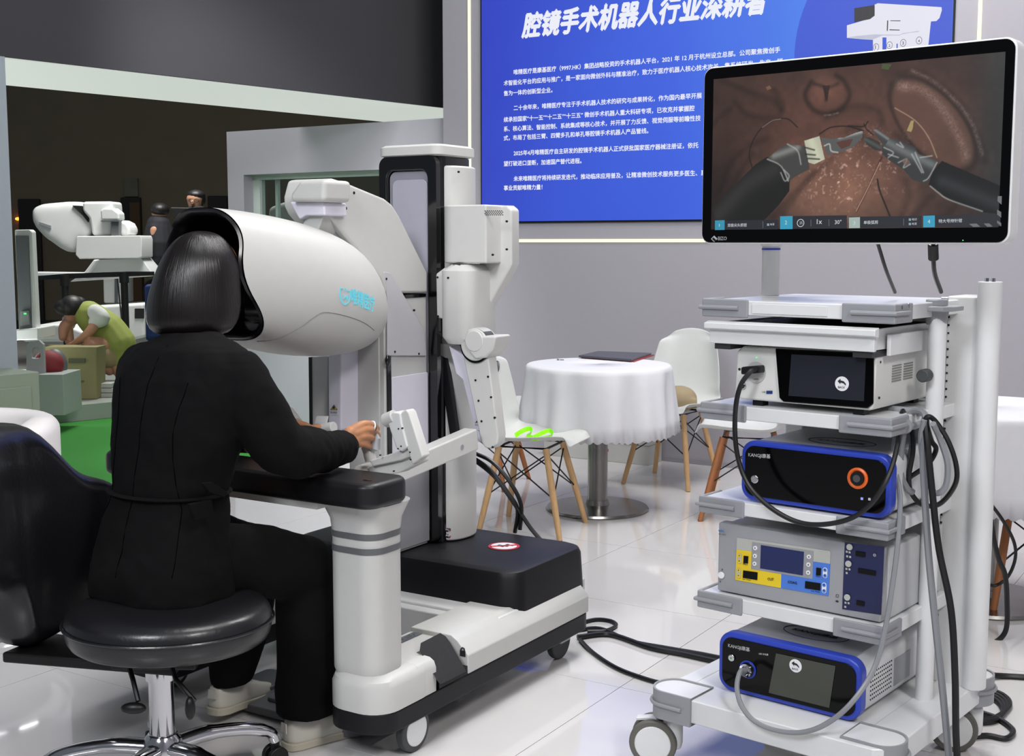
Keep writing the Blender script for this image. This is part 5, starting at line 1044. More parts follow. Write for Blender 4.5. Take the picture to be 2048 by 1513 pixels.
ht('电凝', 538, 1164, 562, 1163, off=0); ht('电切', 1382, 1135, 1410, 1134, off=0); ht('电凝', 1382, 1161, 1410, 1160, off=0)
for x, y in ((518, 1160), (1362, 1130), (1362, 1156)): hud([(x, y-7), (x+13, y-7), (x+13, y+7), (x, y+7)], (150, 170, 180), .8, .0046)
for x, y0_, y1_ in ((778, 1130, 1170), (885, 1128, 1168), (492, 1140, 1180), (1330, 1124, 1164)): hud([(x, y0_), (x+2.5, y0_), (x+2.5, y1_), (x, y1_)], (110, 116, 126), .8, .0046)
p = z6(720, 1150); obj('hud_ring', M().ring([(p.x+.0095*math.cos(t), bM-.0048, p.z+.0095*math.sin(t)) for t in np.linspace(0, 2*PI, 30)[:-1]], [(p.x+.0080*math.cos(t), bM-.0048, p.z+.0080*math.sin(t)) for t in np.linspace(0, 2*PI, 30)[:-1]], (0, -.0003, 0)), HUDW, dsp)
ht('25', 712, 1157, 730, 1156, off=0)
for l in ([(1720, 1155), (1765, 1153), (1788, 1172), (1745, 1174)], [(1808, 1153), (1840, 1152), (1862, 1171), (1830, 1173)], [(1888, 1135), (1912, 1150), (1912, 1170), (1888, 1150)], [(1888, 1070), (1912, 1085), (1912, 1118), (1888, 1100)], [(1892, 990), (1916, 990), (1914, 1040), (1890, 1020)]): hud(l, (112, 116, 118), .8, .0047)
text('EIZO', Q.B(1436, 480.5, bM-.003), (1, 0, 0), (0, 0, 1), (Q.B(1454, 480, bM).x-Q.B(1436, 480, bM).x), mat('logo_silver', (165, 168, 170), .4), mon, 'lettering', .03)
obj('logo_diamond', M().prism([Q.B(u, v, bM-.003) for u, v in [(1422, 478), (1428.5, 471.5), (1435, 478), (1428.5, 484.5)]], (0, -.0005, 0)), MATS['logo_silver'], mon, smooth=False)
obj('logo_cut', M().prism([Q.B(u, v, bM-.0038) for u, v in [(1424, 478), (1427, 475), (1433, 481), (1430, 484)]], (0, -.0003, 0)), BLACK, mon, smooth=False)
p = Q.B(1926, 481, bM-.003); obj('indicator', M().cyl((p.x, bM-.002, p.z), (p.x, bM-.004, p.z), .0012, n=8), LEDG, mon)
# support pole of the monitor
ppl = Q.B(1541, 560, -.02)
obj('pole', M().cyl((ppl.x, -.02, 1.206), (ppl.x, -.02, 1.40), .024), WHITE2, mon, bev=.002)
obj('pole_collar', M().cyl((ppl.x, -.02, 1.33), (ppl.x, -.02, 1.335), .0255), BLUE, mon)
obj('swing_arm', M().box(ppl.x-.03, ppl.x+.10, -.05, .01, 1.36, 1.42).box(ppl.x+.02, ppl.x+.2, -.28, -.02, 1.45, 1.52).box(ppl.x+.03, ppl.x+.09, -.05, .01, 1.40, 1.50).cyl((ppl.x, -.02, 1.34), (ppl.x, -.02, 1.40), .028), WHITE2, mon, bev=.004)
cab('monitor_signal_cable', [qb(1748, 470, -.27), qb(1757, 492, -.24), qb(1772, 540, -.18), qb(1790, 585, -.08)], .0045, CABLE, 'thin black cable running from the monitor down to the shelf')
cc_ = cab('monitor_power_cord', [qb(1866, 470, -.27), qb(1867, 520, -.25), qb(1870, 550, -.20), qb(1882, 584, -.1)], .0055, CABLE, 'black power cord with thick plug below the monitor')
o = obj('cord_plug', M().cyl(qb(1866, 488, -.265), qb(1867, 520, -.25), .012, n=16), CABLE, cc_, bev=.003)
# ================================================================ TABLES, CHAIRS
def copy_tree(o, parent=None):
    c = o.copy(); COL.objects.link(c)
    if parent: c.parent = parent
    for ch in list(o.children): copy_tree(ch, c)
    return c
def make_chair(label, wood, group='moulded white chairs', slot=False):
    t = thing('shell_chair', label, 'chair', (0, 0, 0), 0, group)
    prof = spline([(0, .235, .425), (0, .20, .442), (0, .10, .436), (0, -.02, .428), (0, -.13, .432), (0, -.185, .475), (0, -.215, .56), (0, -.235, .67), (0, -.258, .79), (0, -.272, .86)], 3)
    n = len(prof); wk = [.17, .205, .222, .228, .23, .228, .222, .208, .18, .11]
    V = []; F = []; NU = 14
    for i, p in enumerate(prof):
        j = i/3; a_ = int(min(j, 9)); b_ = min(a_+1, 9); w_ = wk[a_]+(wk[b_]-wk[a_])*(j-a_)
        seatness = max(0, min(1, (.52-p.z)/.08)) if p.y > -.2 else 0
        for k in range(NU+1):
            u = -1+2*k/NU; lift = abs(u)**3
            V.append((w_*u, p.y+(1-seatness)*.055*lift*(1 if p.z < .8 else .3), p.z+seatness*.035*lift*(0 if i < 2 else 1)-(.0 if i < n-3 else .02*abs(u)**2)))
    for i in range(n-1):
        for k in range(NU): F.append((i*(NU+1)+k, i*(NU+1)+k+1, (i+1)*(NU+1)+k+1, (i+1)*(NU+1)+k))
    o = obj('seat_shell', M().add(V, F), SHELL, t, ang=80); d = o.modifiers.new('thick', 'SOLIDIFY'); d.thickness = .008; o.modifiers.new('sub', 'SUBSURF').levels = 1
    if slot: obj('back_handle', M().prism([(x, -.215, z) for x, z in rrect(-.125, .125, .725, .785, .028, 6)], (0, -.045, 0)), GLOSS, t, bev=.006)
    L4 = [(sx_, sy_) for sx_ in (-1, 1) for sy_ in (-1, 1)]
    tops = {}; 
    for sx_, sy_ in L4:
        P0 = Vector((sx_*.12, sy_*.115-.01, .405)); P1 = Vector((sx_*.20, sy_*.20, 0)); tops[(sx_, sy_)] = (P0, P1)
        obj('leg', M().tube([P0, lerp(P0, P1, .5), P1], [.015, .016, .0125], 12), wood, t)
    wr_ = M()
    for a_, b_ in (((-1, -1), (1, -1)), ((1, -1), (1, 1)), ((1, 1), (-1, 1)), ((-1, 1), (-1, -1))):
        for p_, q_ in ((a_, b_), (b_, a_)): obj('strut', M().tube([lerp(*tops[p_], .06), lerp(*tops[q_], .55)], .0035, 6), BLACK, t)
    obj('under_frame', M().tube([tops[(-1, -1)][0], tops[(1, -1)][0], tops[(1, 1)][0], tops[(-1, 1)][0]], .006, 6, closed=True), BLACK, t)
    return t
def face(o, x, y, dx, dy): o.location = (x, y, 0); o.rotation_euler.z = math.atan2(dy, dx)-PI/2
ch1 = make_chair('white moulded chair with neon green lanyard on its seat, left of the round table', WOOD, slot=True); face(ch1, .10, 5.83, .88, -.33)
ch2 = copy_tree(ch1); [bpy.data.objects.remove(c) for c in list(ch2.children) if c.name.startswith('back_handle')]; ch2['label'] = 'white moulded chair with khaki bag on its seat, behind the right of the round table'; face(ch2, .90, 6.98, -.45, -.70)
ch3 = make_chair('white moulded chair with darker legs, right of the round table, half behind the trolley', WOODD); face(ch3, 1.16, 6.12, -.95, .25)
ch4 = copy_tree(ch3); ch4['label'] = 'white moulded chair mostly hidden behind the console column'; face(ch4, -.16, 6.95, .8, -.3)
ch5 = copy_tree(ch3); ch5['label'] = 'chair with dark wooden legs tucked under the right-hand table'; face(ch5, 1.93, 4.66, -.9, -.1)
def round_table(x, y, rz, label, clabel):
    t = thing('round_table', label, 'table', (x, y, 0), rz, 'round tables with white cloths')
    obj('tabletop', M().lathe([(.353, .72), (.358, .725), (.358, .738), (.353, .74)], n=48), SHELL, t)
    obj('column', M().lathe([(.052, .025), (.050, .04), (.050, .72)], n=32), STEEL, t)
    obj('base', M().lathe([(.255, 0), (.262, .006), (.255, .016), (.12, .022), (.06, .026), (.055, .05)], n=56), STEEL, t)
    N_ = 288; secs = []
    for r_, z, am in ((.0004, .7425, 0), (.2, .7425, 0), (.34, .7425, 0), (.356, .741, 0), (.365, .733, 0), (.369, .715, .003), (.374, .64, .009), (.381, .56, .015), (.388, .47, .021), (.391, .405, .025)):
        q = []
        for k in range(N_):
            th = 2*PI*k/N_; f = math.sin(th*9+.6*math.sin(th*3))+.45*math.sin(th*17+1)
            rr_ = r_+am*f; zz = z-(.0 if z > .41 else .012*abs(math.sin(th*30))-.006*f)
            q.append((rr_*math.cos(th), rr_*math.sin(th), zz))
        secs.append(q)
    c = obj('tablecloth', M().loft(secs, caps=False), CLOTH, ang=60); c.location = (x, y, 0); c.rotation_euler.z = rz
    d = c.modifiers.new('thick', 'SOLIDIFY'); d.thickness = .0015; d.offset = 1
    tag(c, clabel, 'tablecloth', 'white scalloped tablecloths'); return t
round_table(.435, 6.26, .4, 'round table with steel pedestal under a white cloth, centre of the booth', 'white scalloped tablecloth on the central round table with a dark folder')
round_table(1.78, 4.62, 1.3, 'round table at the right edge of the frame, behind the trolley', 'white scalloped tablecloth on the table at the right edge')
def place(o, label, cat, group=None): return tag(o, label, cat, group)
q = [fl(u, v, .75) for u, v in [(1157, 715), (1196, 706), (1303, 710), (1263, 723)]]
fo = obj('folder', M().prism([(p.x, p.y, .7505) for p in q], (0, 0, .010)), mat('folder_grey', (70, 72, 80), .35), bev=.002); tag(fo, 'closed dark grey laptop or folder lying on the round table', 'folder')
rd = obj('leaflet', M().prism([(p.x+.015, p.y+.01, .7438) for p in q], (0, 0, .0062)), mat('leaflet_red', (150, 50, 50), .5)); tag(rd, 'red edged leaflet under the dark folder on the round table', 'leaflet')
p = fl(1120, 721, .744); ky = obj('key_tag', M().box(p.x-.016, p.x-.004, p.y-.012, p.y+.012, .744, .750).tube([(p.x, p.y, .746), (p.x+.02, p.y-.005, .746)], .003, 6), STEEL); tag(ky, 'small metal key tag lying alone on the white table top', 'key')
NEON = mat('neon_green', (150, 250, 20), .4)
lm = M()
def ribbon(px, w_, z=.452):
    P_ = spline([fl(u, v, zz) for u, v, zz in px], 5); secs = []
    for i, p in enumerate(P_):
        t = (P_[min(i+1, len(P_)-1)]-P_[max(i-1, 0)]).normalized(); n_ = Vector((0, 0, 1)).cross(t).normalized()*.35+Vector((0, 0, .9)); n_ = n_.normalized()*w_
        secs.append([p-n_, p+n_, p+n_+Vector((.001, .001, 0)), p-n_+Vector((.001, .001, 0))])
    lm.loft(secs)
ribbon([(1030, 872, .463), (1045, 862, .48), (1060, 858, .478), (1062, 868, .465), (1052, 874, .46), (1070, 876, .462)], .011)
ribbon([(1066, 876, .463), (1085, 866, .47), (1100, 862, .475), (1104, 872, .465), (1080, 878, .462), (1062, 879, .46)], .010)
ln = obj('lanyard', lm, NEON); tag(ln, 'neon green lanyard lying on the seat of the nearest white chair', 'lanyard')
p = Vector((.93, 6.90, .485)); bg = obj('bag', M().ell((0, 0, 0), (.10, .085, .075), 20, 12).box(-.09, .09, -.075, .075, -.045, .01), mat('khaki_cloth', (150, 134, 104), .8, bump=.4, bscale=60), remesh=.008, sm=4); bg.location = p; tag(bg, 'khaki shoulder bag resting on the chair behind the round table', 'bag')
bo = obj('bag', M().ell((0, 0, 0), (.07, .07, .12), 16, 10), mat('khaki_dark', (110, 100, 84), .85), remesh=.01, sm=2); bo.location = (-.22, 6.95, .56); tag(bo, 'small drab bag on the chair hidden behind the console arm', 'bag')
bn = frame_of(W, 'storage_box', 'low white carton box standing on the floor along the back wall', 'box')
obj('box_body', M().box(-.95, -.21, -.20, -.015, 0, .155), mat('carton_white', (190, 190, 186), .6), bn, bev=.003)
obj('box_lid_seam', M().box(-.951, -.209, -.202, -.014, .118, .121), SEAM, bn, smooth=False)
obj('box_print', M().box(-.51, -.50, -.2012, -.2, .05, .09).box(-.49, -.485, -.2012, -.2, .06, .08), mat('print_red', (170, 60, 60), .6), bn, smooth=False)
struct('baseboard_back', M().box(-.2, 5.5, -.008, 0, 0, .03), mat('skirting', (140, 137, 145), .6)).location = (W.o[0], W.o[1], 0); bpy.data.objects['baseboard_back'].rotation_euler.z = W.rz
# white tub armchair at far left
ac = thing('tub_armchair', 'white leather tub armchair with chrome base at the left edge', 'armchair', (-1.98, 4.35, 0))
secs = []
for th in np.linspace(-.35*PI, 1.15*PI, 30):
    c_, s_ = math.cos(th), math.sin(th); secs.append([((.30+x)*c_, (.30+x)*s_*.95, z) for x, z in rrect(-.05, .07, .30, .735-.06*max(0, -s_), .05, 5)])
obj('back', M().loft(secs), mat('white_leather', (222, 218, 216), .4, bump=.15, bscale=60), ac, ang=80)
obj('seat', M().lathe([(.20, .30), (.27, .32), (.28, .38), (.26, .43), (.1, .44)], n=36), MATS['white_leather'], ac)
obj('trim', M().tube([((.375)*math.cos(th), (.375)*math.sin(th)*.95, .30) for th in np.linspace(-.35*PI, 1.15*PI, 30)], .010, 8), CHROME, ac)
obj('base', M().tube([(.33*math.cos(th), .33*math.sin(th), .012) for th in np.linspace(0, 2*PI, 37)[:-1]], .012, 8, closed=True).cyl((0, 0, .0), (0, 0, .30), .03).box(-.33, .33, -.02, .02, .0, .016), CHROME, ac)
obj('under_cover', M().lathe([(.22, .16), (.30, .24), (.30, .31)], n=36), mat('navy_cover', (34, 38, 60), .6), ac)
# ---- floor cables
def fcab(name, px, r, label, mt=CABLE, grp=None):
    o = obj(name, M().tube(spline([fl(*q_[:2], q_[2] if len(q_) > 2 else r) for q_ in px], 6), r, 7), mt); tag(o, label, 'cable', grp); return o
fcab('floor_cable', [(1150, 1250), (1190, 1240), (1222, 1243), (1232, 1252), (1212, 1262), (1175, 1264)], .007, 'short black cable loop on the floor at the rear corner of the console foot')
fcab('floor_cable', [(1150, 1262), (1200, 1258), (1262, 1283), (1330, 1296), (1400, 1308), (1450, 1318)], .007, 'black cable on the floor from console to trolley, farthest of the three')
fcab('floor_cable', [(1155, 1275), (1220, 1270), (1300, 1296), (1370, 1310), (1450, 1328)], .009, 'thick black cable on the floor from console to trolley, middle of the three')
fcab('floor_cable', [(1160, 1280), (1185, 1305), (1230, 1335), (1280, 1355), (1330, 1368), (1400, 1372)], .007, 'black cable curving on the floor nearest the camera, from console to trolley')
for i, px in enumerate(([(945, 905), (985, 925), (1020, 965), (1042, 1010), (1040, 1060)], [(945, 915), (980, 940), (1015, 985), (1035, 1020), (1030, 1066)], [(948, 920), (990, 955), (1030, 1010), (1060, 1055), (1085, 1085)])):
    P_ = [K.B(u, v, 1.0) for u, v in px]
    o = obj('hanging_cable', M().tube(spline(P_, 8), .0075, 8), CABLE); o.location = (K.o[0], K.o[1], 0); o.rotation_euler.z = K.rz
    tag(o, ('black cable curving down behind the console base, outermost', 'black cable curving down behind the console base, inner one', 'black cable running down onto the rear corner of the console base')[i], 'cable', 'cables behind the console')
for i in range(4):
    e_ = i*4
    fcab('coiled_cable', [(1900, 1392+e_), (1960, 1378+e_), (2008-e_, 1392+e_), (2018-e_, 1415+e_), (1985, 1438+e_*.5), (1930, 1440+e_*.5)], .008, ['outermost', 'second', 'third', 'innermost'][i]+' loop of the black cable coil on the floor behind the rear trolley caster', grp='coiled cable loops behind the trolley')
fcab('floor_cable', [(1960, 1425), (2000, 1440), (2026, 1462), (2012, 1478), (1975, 1472), (1935, 1476)], .008, 'black cable loop on the floor right of the rear caster')
fcab('floor_cable', [(1960, 1350, .02), (2010, 1353), (2070, 1357), (2150, 1366)], .009, 'straight black cable leaving the frame at the right edge')
def wcab(name, px, Y, r, label):
    o = obj(name, M().tube(spline([at(u, v, Y) for u, v in px], 8), r, 8), CABLE); tag(o, label, 'cable'); return o
wcab('hanging_cable', [(1983, 1010), (2006, 1042), (2028, 1085), (2030, 1120), (2015, 1155), (1990, 1172), (1970, 1166)], 4.2, .006, 'thin black cable looping beside the dark table leg at right')
wcab('hanging_cable', [(1982, 1040), (1988, 1080), (1998, 1120), (2010, 1150), (2014, 1200), (2012, 1260), (1990, 1285), (1965, 1286)], 4.15, .009, 'thick black cable hanging to the floor beside the dark table leg at right')
# ================================================================ NEIGHBOURING BOOTH (far left)
BGW = mat('far_white', (214, 216, 214), .45); BGG = mat('far_grey', (92, 96, 98), .5); BGK = mat('far_black', (18, 19, 20), .6)
def wpz(px, Y, d, m=None): return (m or M()).prism([at(u, v, Y) for u, v in px], (0, d, 0))
z2 = lambda l: [(x/3.152, 380+y/3.152) for x, y in l]
rob = thing('robot_cart', 'white surgical robot cart with big rounded head in the neighbouring booth', 'robot', (-4.6, 13.2, 0.03))
def rp_(nm, px, Y, d, mt=BGW, bev=.03, par=None):
    o = obj(nm, M().prism([at(u, v, Y)-Vector((-4.6, 13.2, .03)) for u, v in z2(px)], (0, d, 0)), mt, par or rob, bev=bev, seg=4); return o
rh = rp_('robot_head', [(185, 140), (200, 105), (260, 85), (420, 72), (520, 74), (570, 190), (580, 250), (560, 300), (490, 330), (470, 400), (420, 398), (370, 370), (270, 300), (200, 220)], 13.0, .7, bev=.0)
rh.modifiers.clear(); d = rh.modifiers.new('remesh', 'REMESH'); d.mode = 'VOXEL'; d.voxel_size = .03; d.use_smooth_shade = True; d = rh.modifiers.new('smooth', 'SMOOTH'); d.factor = .7; d.iterations = 14
rp_('robot_head_slot', [(455, 98), (515, 100), (555, 160), (555, 205), (520, 160)], 12.98, .03, BGK, .002, rh)
rp_('robot_print', [(245, 200), (320, 225), (320, 245), (245, 215)], 12.985, .02, mat('far_print', (130, 134, 138), .6), .001, rh)
rp_('robot_tower', [(518, 74), (705, 72), (710, 130), (700, 290), (580, 288), (560, 180), (518, 130)], 12.95, .35, bev=.03)
rp_('robot_joint', [(630, 130), (650, 112), (710, 115), (750, 145), (752, 192), (636, 192)], 12.85, .2, bev=.03)
rp_('robot_joint_strip', [(636, 192), (752, 192), (752, 200), (636, 200)], 12.84, .02, BGG, .001)
rp_('robot_rail', [(700, 200), (748, 200), (748, 290), (700, 290)], 12.86, .08, BGG, .004)
rp_('robot_shoulder', [(752, 185), (800, 210), (822, 250), (815, 288), (752, 288)], 12.95, .3, bev=.05)
rp_('robot_arm_box', [(488, 292), (885, 288), (893, 310), (893, 425), (870, 432), (500, 436), (476, 410), (480, 300)], 12.8, .4, bev=.03)
rp_('robot_table', [(590, 440), (890, 430), (950, 510), (960, 545), (440, 580), (530, 520)], 12.9, .4, bev=.01)
rp_('robot_handle', [(228, 516), (530, 520), (590, 440), (620, 440), (560, 528), (540, 560), (228, 545)], 12.7, .06, bev=.015)
rp_('robot_column', [(648, 545), (778, 545), (780, 715), (652, 715)], 13.0, .35, bev=.02)
rp_('robot_column_strip', [(722, 555), (742, 555), (742, 712), (722, 712)], 12.99, .02, BGG, .001)
rp_('robot_base', [(560, 735), (905, 715), (912, 930), (830, 950), (600, 940), (560, 860)], 12.7, .7, bev=.03)
rp_('robot_base_socket', [(848, 748), (905, 748), (905, 812), (848, 812)], 12.69, .03, BGK, .005)
rp_('robot_foot', [(140, 890), (250, 850), (400, 845), (540, 900), (540, 960), (140, 960)], 12.2, .7, bev=.03)
rp_('robot_cable', [(735, 560), (742, 560), (775, 880), (768, 880)], 12.6, .02, BGK, .002)
dsp_ = thing('display_stand', 'tall white-framed dark display stand beside the left pillar', 'display', (-4.05, 10.4, .03))
def dp(nm, px, Y, d, mt, bev=.01): return obj(nm, M().prism([at(u, v, Y)-Vector((-4.05, 10.4, .03)) for u, v in z2(px)], (0, d, 0)), mt, dsp_, bev=bev)
dp('frame', [(90, 252), (185, 250), (200, 265), (230, 885), (120, 895)], 10.4, .10, BGW); dp('panel', [(96, 288), (178, 288), (200, 880), (120, 888)], 10.385, .02, BGG, .002)
dp('socket_box', [(130, 765), (180, 762), (186, 850), (130, 860)], 10.36, .03, mat('far_dim', (110, 116, 114), .6), .003); dp('indicator', [(150, 776), (164, 776), (164, 786), (150, 786)], 10.35, .01, LEDG, .0)
dp('base', [(80, 885), (240, 870), (240, 945), (80, 950)], 10.3, .4, BGW)
for i, (x, yt, yb_) in enumerate(((425, 545, 1000), (797, 525, 1000))):
    sn = thing('barrier_post', ('black belt barrier post, left one of the pair in front of the robot', 'black belt barrier post, right one of the pair in front of the robot')[i], 'barrier', at(x/3.152, 380+yb_/3.152, 11.6), 0, 'barrier posts')
    sn.location.z = .03; zt_ = at(0, 380+yt/3.152, 11.6).z-.03
    obj('post', M().cyl((0, 0, .02), (0, 0, zt_), .033), BGK, sn); obj('base', M().lathe([(.16, 0), (.16, .012), (.05, .03)], n=28), BGK, sn); obj('belt_head', M().cyl((0, 0, zt_-.09), (0, 0, zt_+.01), .043), BGK, sn)
bl_ = obj('barrier_belt', M().prism([at(u, v, 11.6) for u, v in z2([(118, 552), (425, 528), (800, 515), (972, 515), (972, 540), (800, 546), (425, 560), (118, 575)])], (0, .006, 0)), BGK); tag(bl_, 'black belt stretched across both barrier posts', 'barrier belt')
text('SIASUN' if 0 else 'ECCRE', at(206, 553.5, 11.59), (1, 0, .02), (0, 0, 1), .09, mat('far_text', (150, 152, 150), .6), None, 'belt_text', .03) if 0 else None
p1_ = at(150/3.152, 380+1165/3.152, 9.5); p2_ = at(405/3.152, 380+1400/3.152, 9.5)
lb = obj('low_wall', M().box(p1_.x-1.2, p2_.x, 9.5, 9.9, .03, p1_.z), mat('low_wall_grey', (150, 158, 152), .6), bev=.004); lb['kind'] = 'structure'
cb_ = thing('cabinet', 'low pale green cabinet with a lever handle in front of the left pillar', 'cabinet', tuple(e0-nv*.33-dv*.06), math.atan2(dv.y, dv.x)); zt = .70
obj('body', M().box(-.7, .0, 0, .3, -.1, zt), mat('cabinet_green_grey', (112, 124, 106), .6), cb_, bev=.006); obj('door', M().box(-.64, -.05, -.01, .0, .0, zt-.07), MATS['cabinet_green_grey'], cb_, bev=.003)
obj('handle', M().tube([(-.10, -.015, .28), (-.10, -.035, .34), (-.10, -.015, .42)], .008, 8), BGG, cb_)
sc_ = thing('folding_chair', 'grey plastic chair back with a hand hole standing on the low wall', 'chair', at(70, 752, 9.45))
c0 = Vector(sc_.location)
def cp(nm, px, Y, d, mt, bev=.004): return obj(nm, M().prism([at(u, v, Y)-c0 for u, v in z2(px)], (0, d, 0)), mt, sc_, bev=bev)
O = [at(u, v, 9.6)-c0 for u, v in z2([(165, 1170), (168, 980), (190, 955), (245, 950), (272, 975), (280, 1160), (240, 1172), (200, 1175)])]; I = [at(u, v, 9.6)-c0 for u, v in z2([(200, 1060), (200, 1010), (212, 994), (235, 990), (252, 1004), (256, 1055), (240, 1062), (215, 1064)])]
obj('chair_back', M().ring(O, I, (0, .04, 0)), mat('far_plastic', (158, 158, 160), .5), sc_, bev=.003)
rb = obj('red_bag', M().ell(at(305/3.152, 380+1100/3.152, 9.75), (.12, .10, .11), 18, 12), mat('red_cloth', (120, 30, 34), .7)); tag(rb, 'dark red rounded bag beside the grey chair back on the low wall', 'bag')
db = obj('dark_case', M().ell(at(345/3.152, 380+1105/3.152, 9.85), (.10, .08, .13), 18, 12), BGG); tag(db, 'dark rounded case behind the red bag', 'case')
# paper bag, book stack, blue chair, lamps
pbg = thing('paper_bag', 'tall khaki paper bag open at the top, in front of the crouching person', 'bag', at(148, 765, 10.6)); pbg.location.z = .03
c0 = Vector(pbg.location)
pB_ = [at(u, v, 10.6)-c0 for u, v in z2([(400, 1218), (545, 1212), (535, 985), (315, 995), (325, 1030), (385, 1090)])]
zt = pB_[2].z; obj('bag_body', M().loft([[(x*w_, y, z) for x, y in rrect(-.24, .24, -.10, .14, .01, 2)] for w_, z in ((.92, .002), (.95, .2), (1, zt))]), mat('kraft_paper', (128, 122, 84), .8, noise=.12, nscale=8), pbg, bev=.004)
for bx_ in ((-.02, .12, .34, .36), (.0, .14, .7, .78)): obj('bag_print', M().box(bx_[0], bx_[1], -.112, -.10, bx_[2]*zt, bx_[3]*zt), mat('print_dark', (70, 74, 52), .7), pbg, smooth=False)
for i in range(3):
    p = at(205, 762-i*5.6, 10.7)
    o = obj('booklet_stack', M().box(p.x-.22+i*.01, p.x+.12-i*.01, 10.62, 10.9, .03+i*.042, .03+i*.042+.038), mat('booklet_pale', (168, 172, 166), .6), bev=.004); tag(o, ('pale flat carton, lowest of the stack beside the paper bag', 'pale flat carton in the middle of the stack beside the paper bag', 'pale flat carton on top of the stack beside the paper bag')[i], 'carton', 'flat cartons by the paper bag')
bc = thing('blue_chair', 'dark blue upholstered chair back behind the seated woman', 'chair', at(300, 720, 11)); bc.location.z = .03
c0 = Vector(bc.location); NB = mat('navy_blue_cloth', (22, 44, 100), .8)
obj('backrest', M().prism([at(u, v, 11)-c0 for u, v in z2([(905, 600), (990, 590), (1080, 620), (1080, 940), (915, 940)])], (0, .10, 0)), NB, bc, bev=.03, seg=4)
zs = (at(0, 380+940/3.152, 11)-c0).z; obj('seat', M().box(-.05, .40, .05, .5, zs-.02, zs+.06), NB, bc, bev=.02); 
for x, y in ((0, .1), (.36, .1), (0, .45), (.36, .45)): obj('leg', M().cyl((x, y, 0), (x, y, zs), .015, n=10), BGG, bc)
for i, (u, v) in enumerate(((35, 438), (250, 432))):
    p = at(u, v, 23); o = obj('wall_lamp', M().ell(Vector((p.x*23.93/23, 23.95, HC+(p.z-HC)*23.95/23)), (.05, .05, .03), 14, 8), mat('lamp_orange', (255, 130, 40), .4, emit=5, noise=0)); tag(o, ('small glowing orange lamp on the far wall, left one', 'small glowing orange lamp on the far wall, right one')[i], 'lamp', 'orange lamps on the far wall')
# people of the neighbouring booth
SKF = mat('skin_far', (176, 130, 104), .55); HRF = mat('hair_far', (16, 14, 14), .5)
def figure(label, base, skin, hair, clothes, vx=.008):
    t = thing('person', label, 'person', base); c = Vector(base)
    m = M()
    for P_, r_ in skin: m.limb([Vector(p)-c for p in P_], r_, 12)
    obj('body', m, SKF, t, remesh=vx, sm=2)
    m = M()
    for p, r_ in hair: m.ell(Vector(p)-c, r_, 18, 12)
    obj('hair', m, HRF, t, remesh=vx, sm=1)
    for nm, mt, L_ in clothes:
        m = M()
        for P_, r_ in L_: m.limb([Vector(p)-c for p in P_], r_, 14)
        obj(nm, m, mt, t, remesh=.012, sm=3)
    return t
Yb = 10.95
zz = lambda x, y, d=0: at(x/3.152, 380+y/3.152, Yb+d)
VEST = mat('vest_green', (140, 150, 74), .8, noise=.1); TEE = mat('tee_white', (196, 198, 194), .8); BEIG = mat('trouser_beige', (150, 132, 98), .8)
figure('crouching person in a pale green vest and white T-shirt reaching into the paper bag', (zz(700, 1140).x, Yb, .03),
       [([zz(455, 740), zz(452, 775), zz(448, 800)], [.075, .085, .06]), ([zz(480, 770), zz(540, 770)], [.045, .05]), ([zz(620, 800, -.12), zz(565, 895, -.2), zz(450, 985, -.15)], [.05, .042, .028]), ([zz(450, 980, -.15), zz(425, 985, -.12)], [.03, .02]),
        ([zz(500, 790, .1), zz(410, 860, .0), zz(395, 930, -.05)], [.05, .05, .035]), ([zz(420, 870, .05), zz(440, 960, 0)], [.055, .04]), ([zz(690, 1000), zz(580, 985, -.2), zz(600, 1060, -.1), zz(690, 1140)], [.09, .075, .06, .045]), ([zz(720, 1080), zz(745, 1150)], [.06, .045])],
       [(zz(455, 735), (.11, .11, .10)), (zz(410, 740, -.02), (.09, .09, .07)), (zz(500, 730, .03), (.07, .08, .08))],
       [('vest', VEST, [([zz(560, 790, .02), zz(660, 880, .05), zz(730, 980, .05), zz(745, 1030, .05)], [.13, .17, .18, .15]), ([zz(540, 760), zz(600, 800)], [.07, .10])]),
        ('sleeve', TEE, [([zz(600, 770, -.13), zz(640, 810, -.14), zz(600, 835, -.16)], [.07, .075, .06])]), ('sleeve', TEE, [([zz(425, 820, .05), zz(440, 850, .05)], [.05, .05])]),
        ('trousers', BEIG, [([zz(720, 1040, .05), zz(640, 1040, -.1), zz(560, 985, -.15)], [.13, .10, .07]), ([zz(650, 1060, .0), zz(700, 1130, .05)], [.07, .055])])])
Ys = 13.4; zs_ = lambda x, y, d=0: at(x/3.152, 380+y/3.152, Ys+d)
NVY = mat('clothes_dark', (20, 21, 28), .8)
bx = zs_(1000, 400)
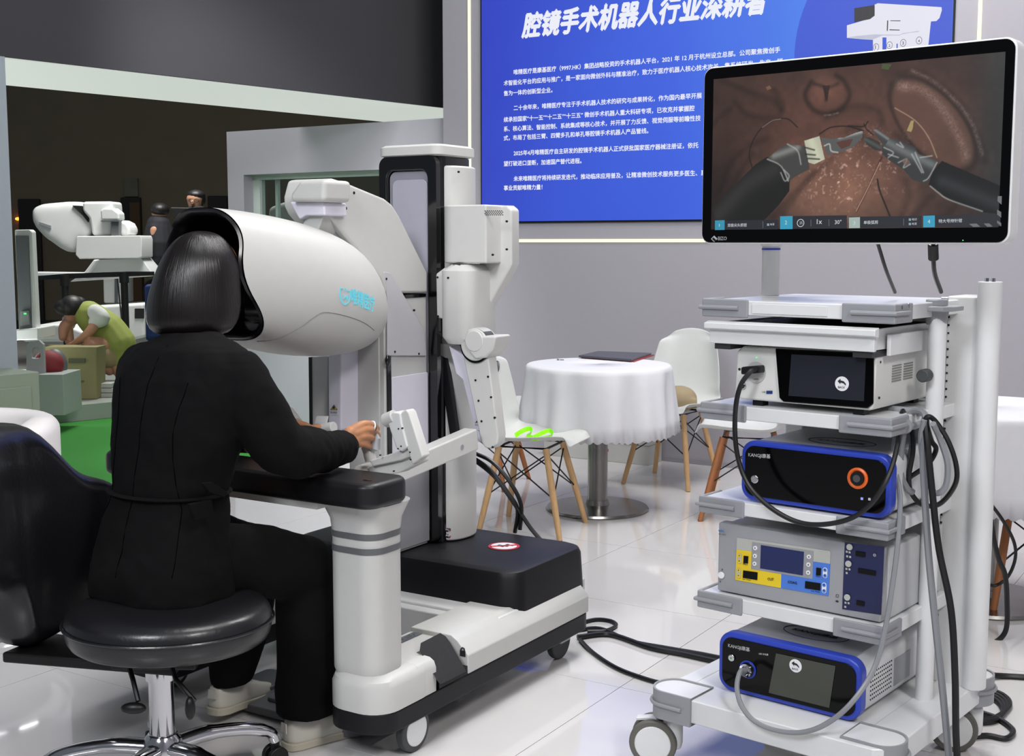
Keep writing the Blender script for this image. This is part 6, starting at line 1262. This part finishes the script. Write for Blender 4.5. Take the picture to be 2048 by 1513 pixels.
figure('standing person in dark clothes seen side-on left of the cameraman', (bx.x, Ys, -.1), [([zs_(1003, 140), zs_(1005, 170)], [.085, .07]), ([zs_(1005, 170), zs_(1003, 215)], [.05, .05]), ([zs_(975, 250, -.1), zs_(960, 380, -.1), zs_(958, 440, -.1)], [.05, .045, .03])],
       [(zs_(1008, 125), (.10, .11, .075))], [('shirt', NVY, [([zs_(1000, 225), zs_(1000, 330), zs_(1000, 420)], [.13, .17, .16]), ([zs_(980, 240, -.06), zs_(965, 310, -.08)], [.08, .06])]), ('trousers', BGK, [([(bx.x-.06, Ys, .85), (bx.x-.06, Ys, .45), (bx.x-.06, Ys, 0)], [.12, .09, .07]), ([(bx.x+.08, Ys+.05, .85), (bx.x+.08, Ys+.05, .45), (bx.x+.08, Ys+.05, 0)], [.12, .09, .07])])])
Ys = 13.0; bx = zs_(1235, 300)
cm = figure('cameraman with glasses and dark jacket, only his face above the white hood', (bx.x, Ys, -.1), [([zs_(1228, 55), zs_(1228, 105)], [.085, .065]), ([zs_(1232, 105), zs_(1240, 160)], [.05, .055]), ([zs_(1214, 72, -.08), zs_(1212, 85, -.09)], [.012, .016])],
       [(zs_(1236, 35, .02), (.095, .10, .06)), (zs_(1265, 60, .04), (.05, .07, .07))], [('jacket', NVY, [([zs_(1240, 190), zs_(1240, 300), zs_(1240, 400)], [.16, .19, .17]), ([zs_(1180, 190, -.1), zs_(1140, 260, -.2), zs_(1130, 170, -.3)], [.07, .06, .05])]), ('trousers', BGK, [([(bx.x-.08, Ys, .85), (bx.x-.08, Ys, 0)], [.12, .07]), ([(bx.x+.08, Ys, .85), (bx.x+.08, Ys, 0)], [.12, .07])])])
c0 = Vector(cm.location)
for x in (1205, 1238):
    p = zs_(x, 68, -.10)-c0; obj('glasses', M().tube([(p.x+.022*math.cos(t), p.y, p.z+.018*math.sin(t)) for t in np.linspace(0, 2*PI, 17)[:-1]], .003, 5, closed=True), BGK, cm)
vc = obj('video_camera', M().prism([zs_(x, y, -.35) for x, y in [(1075, 110), (1190, 112), (1200, 150), (1180, 165), (1120, 160), (1110, 185), (1090, 180), (1090, 140), (1072, 130)]], (0, .16, 0)), BGK, bev=.01); tag(vc, 'black video camera held in front of the cameraman', 'camera')
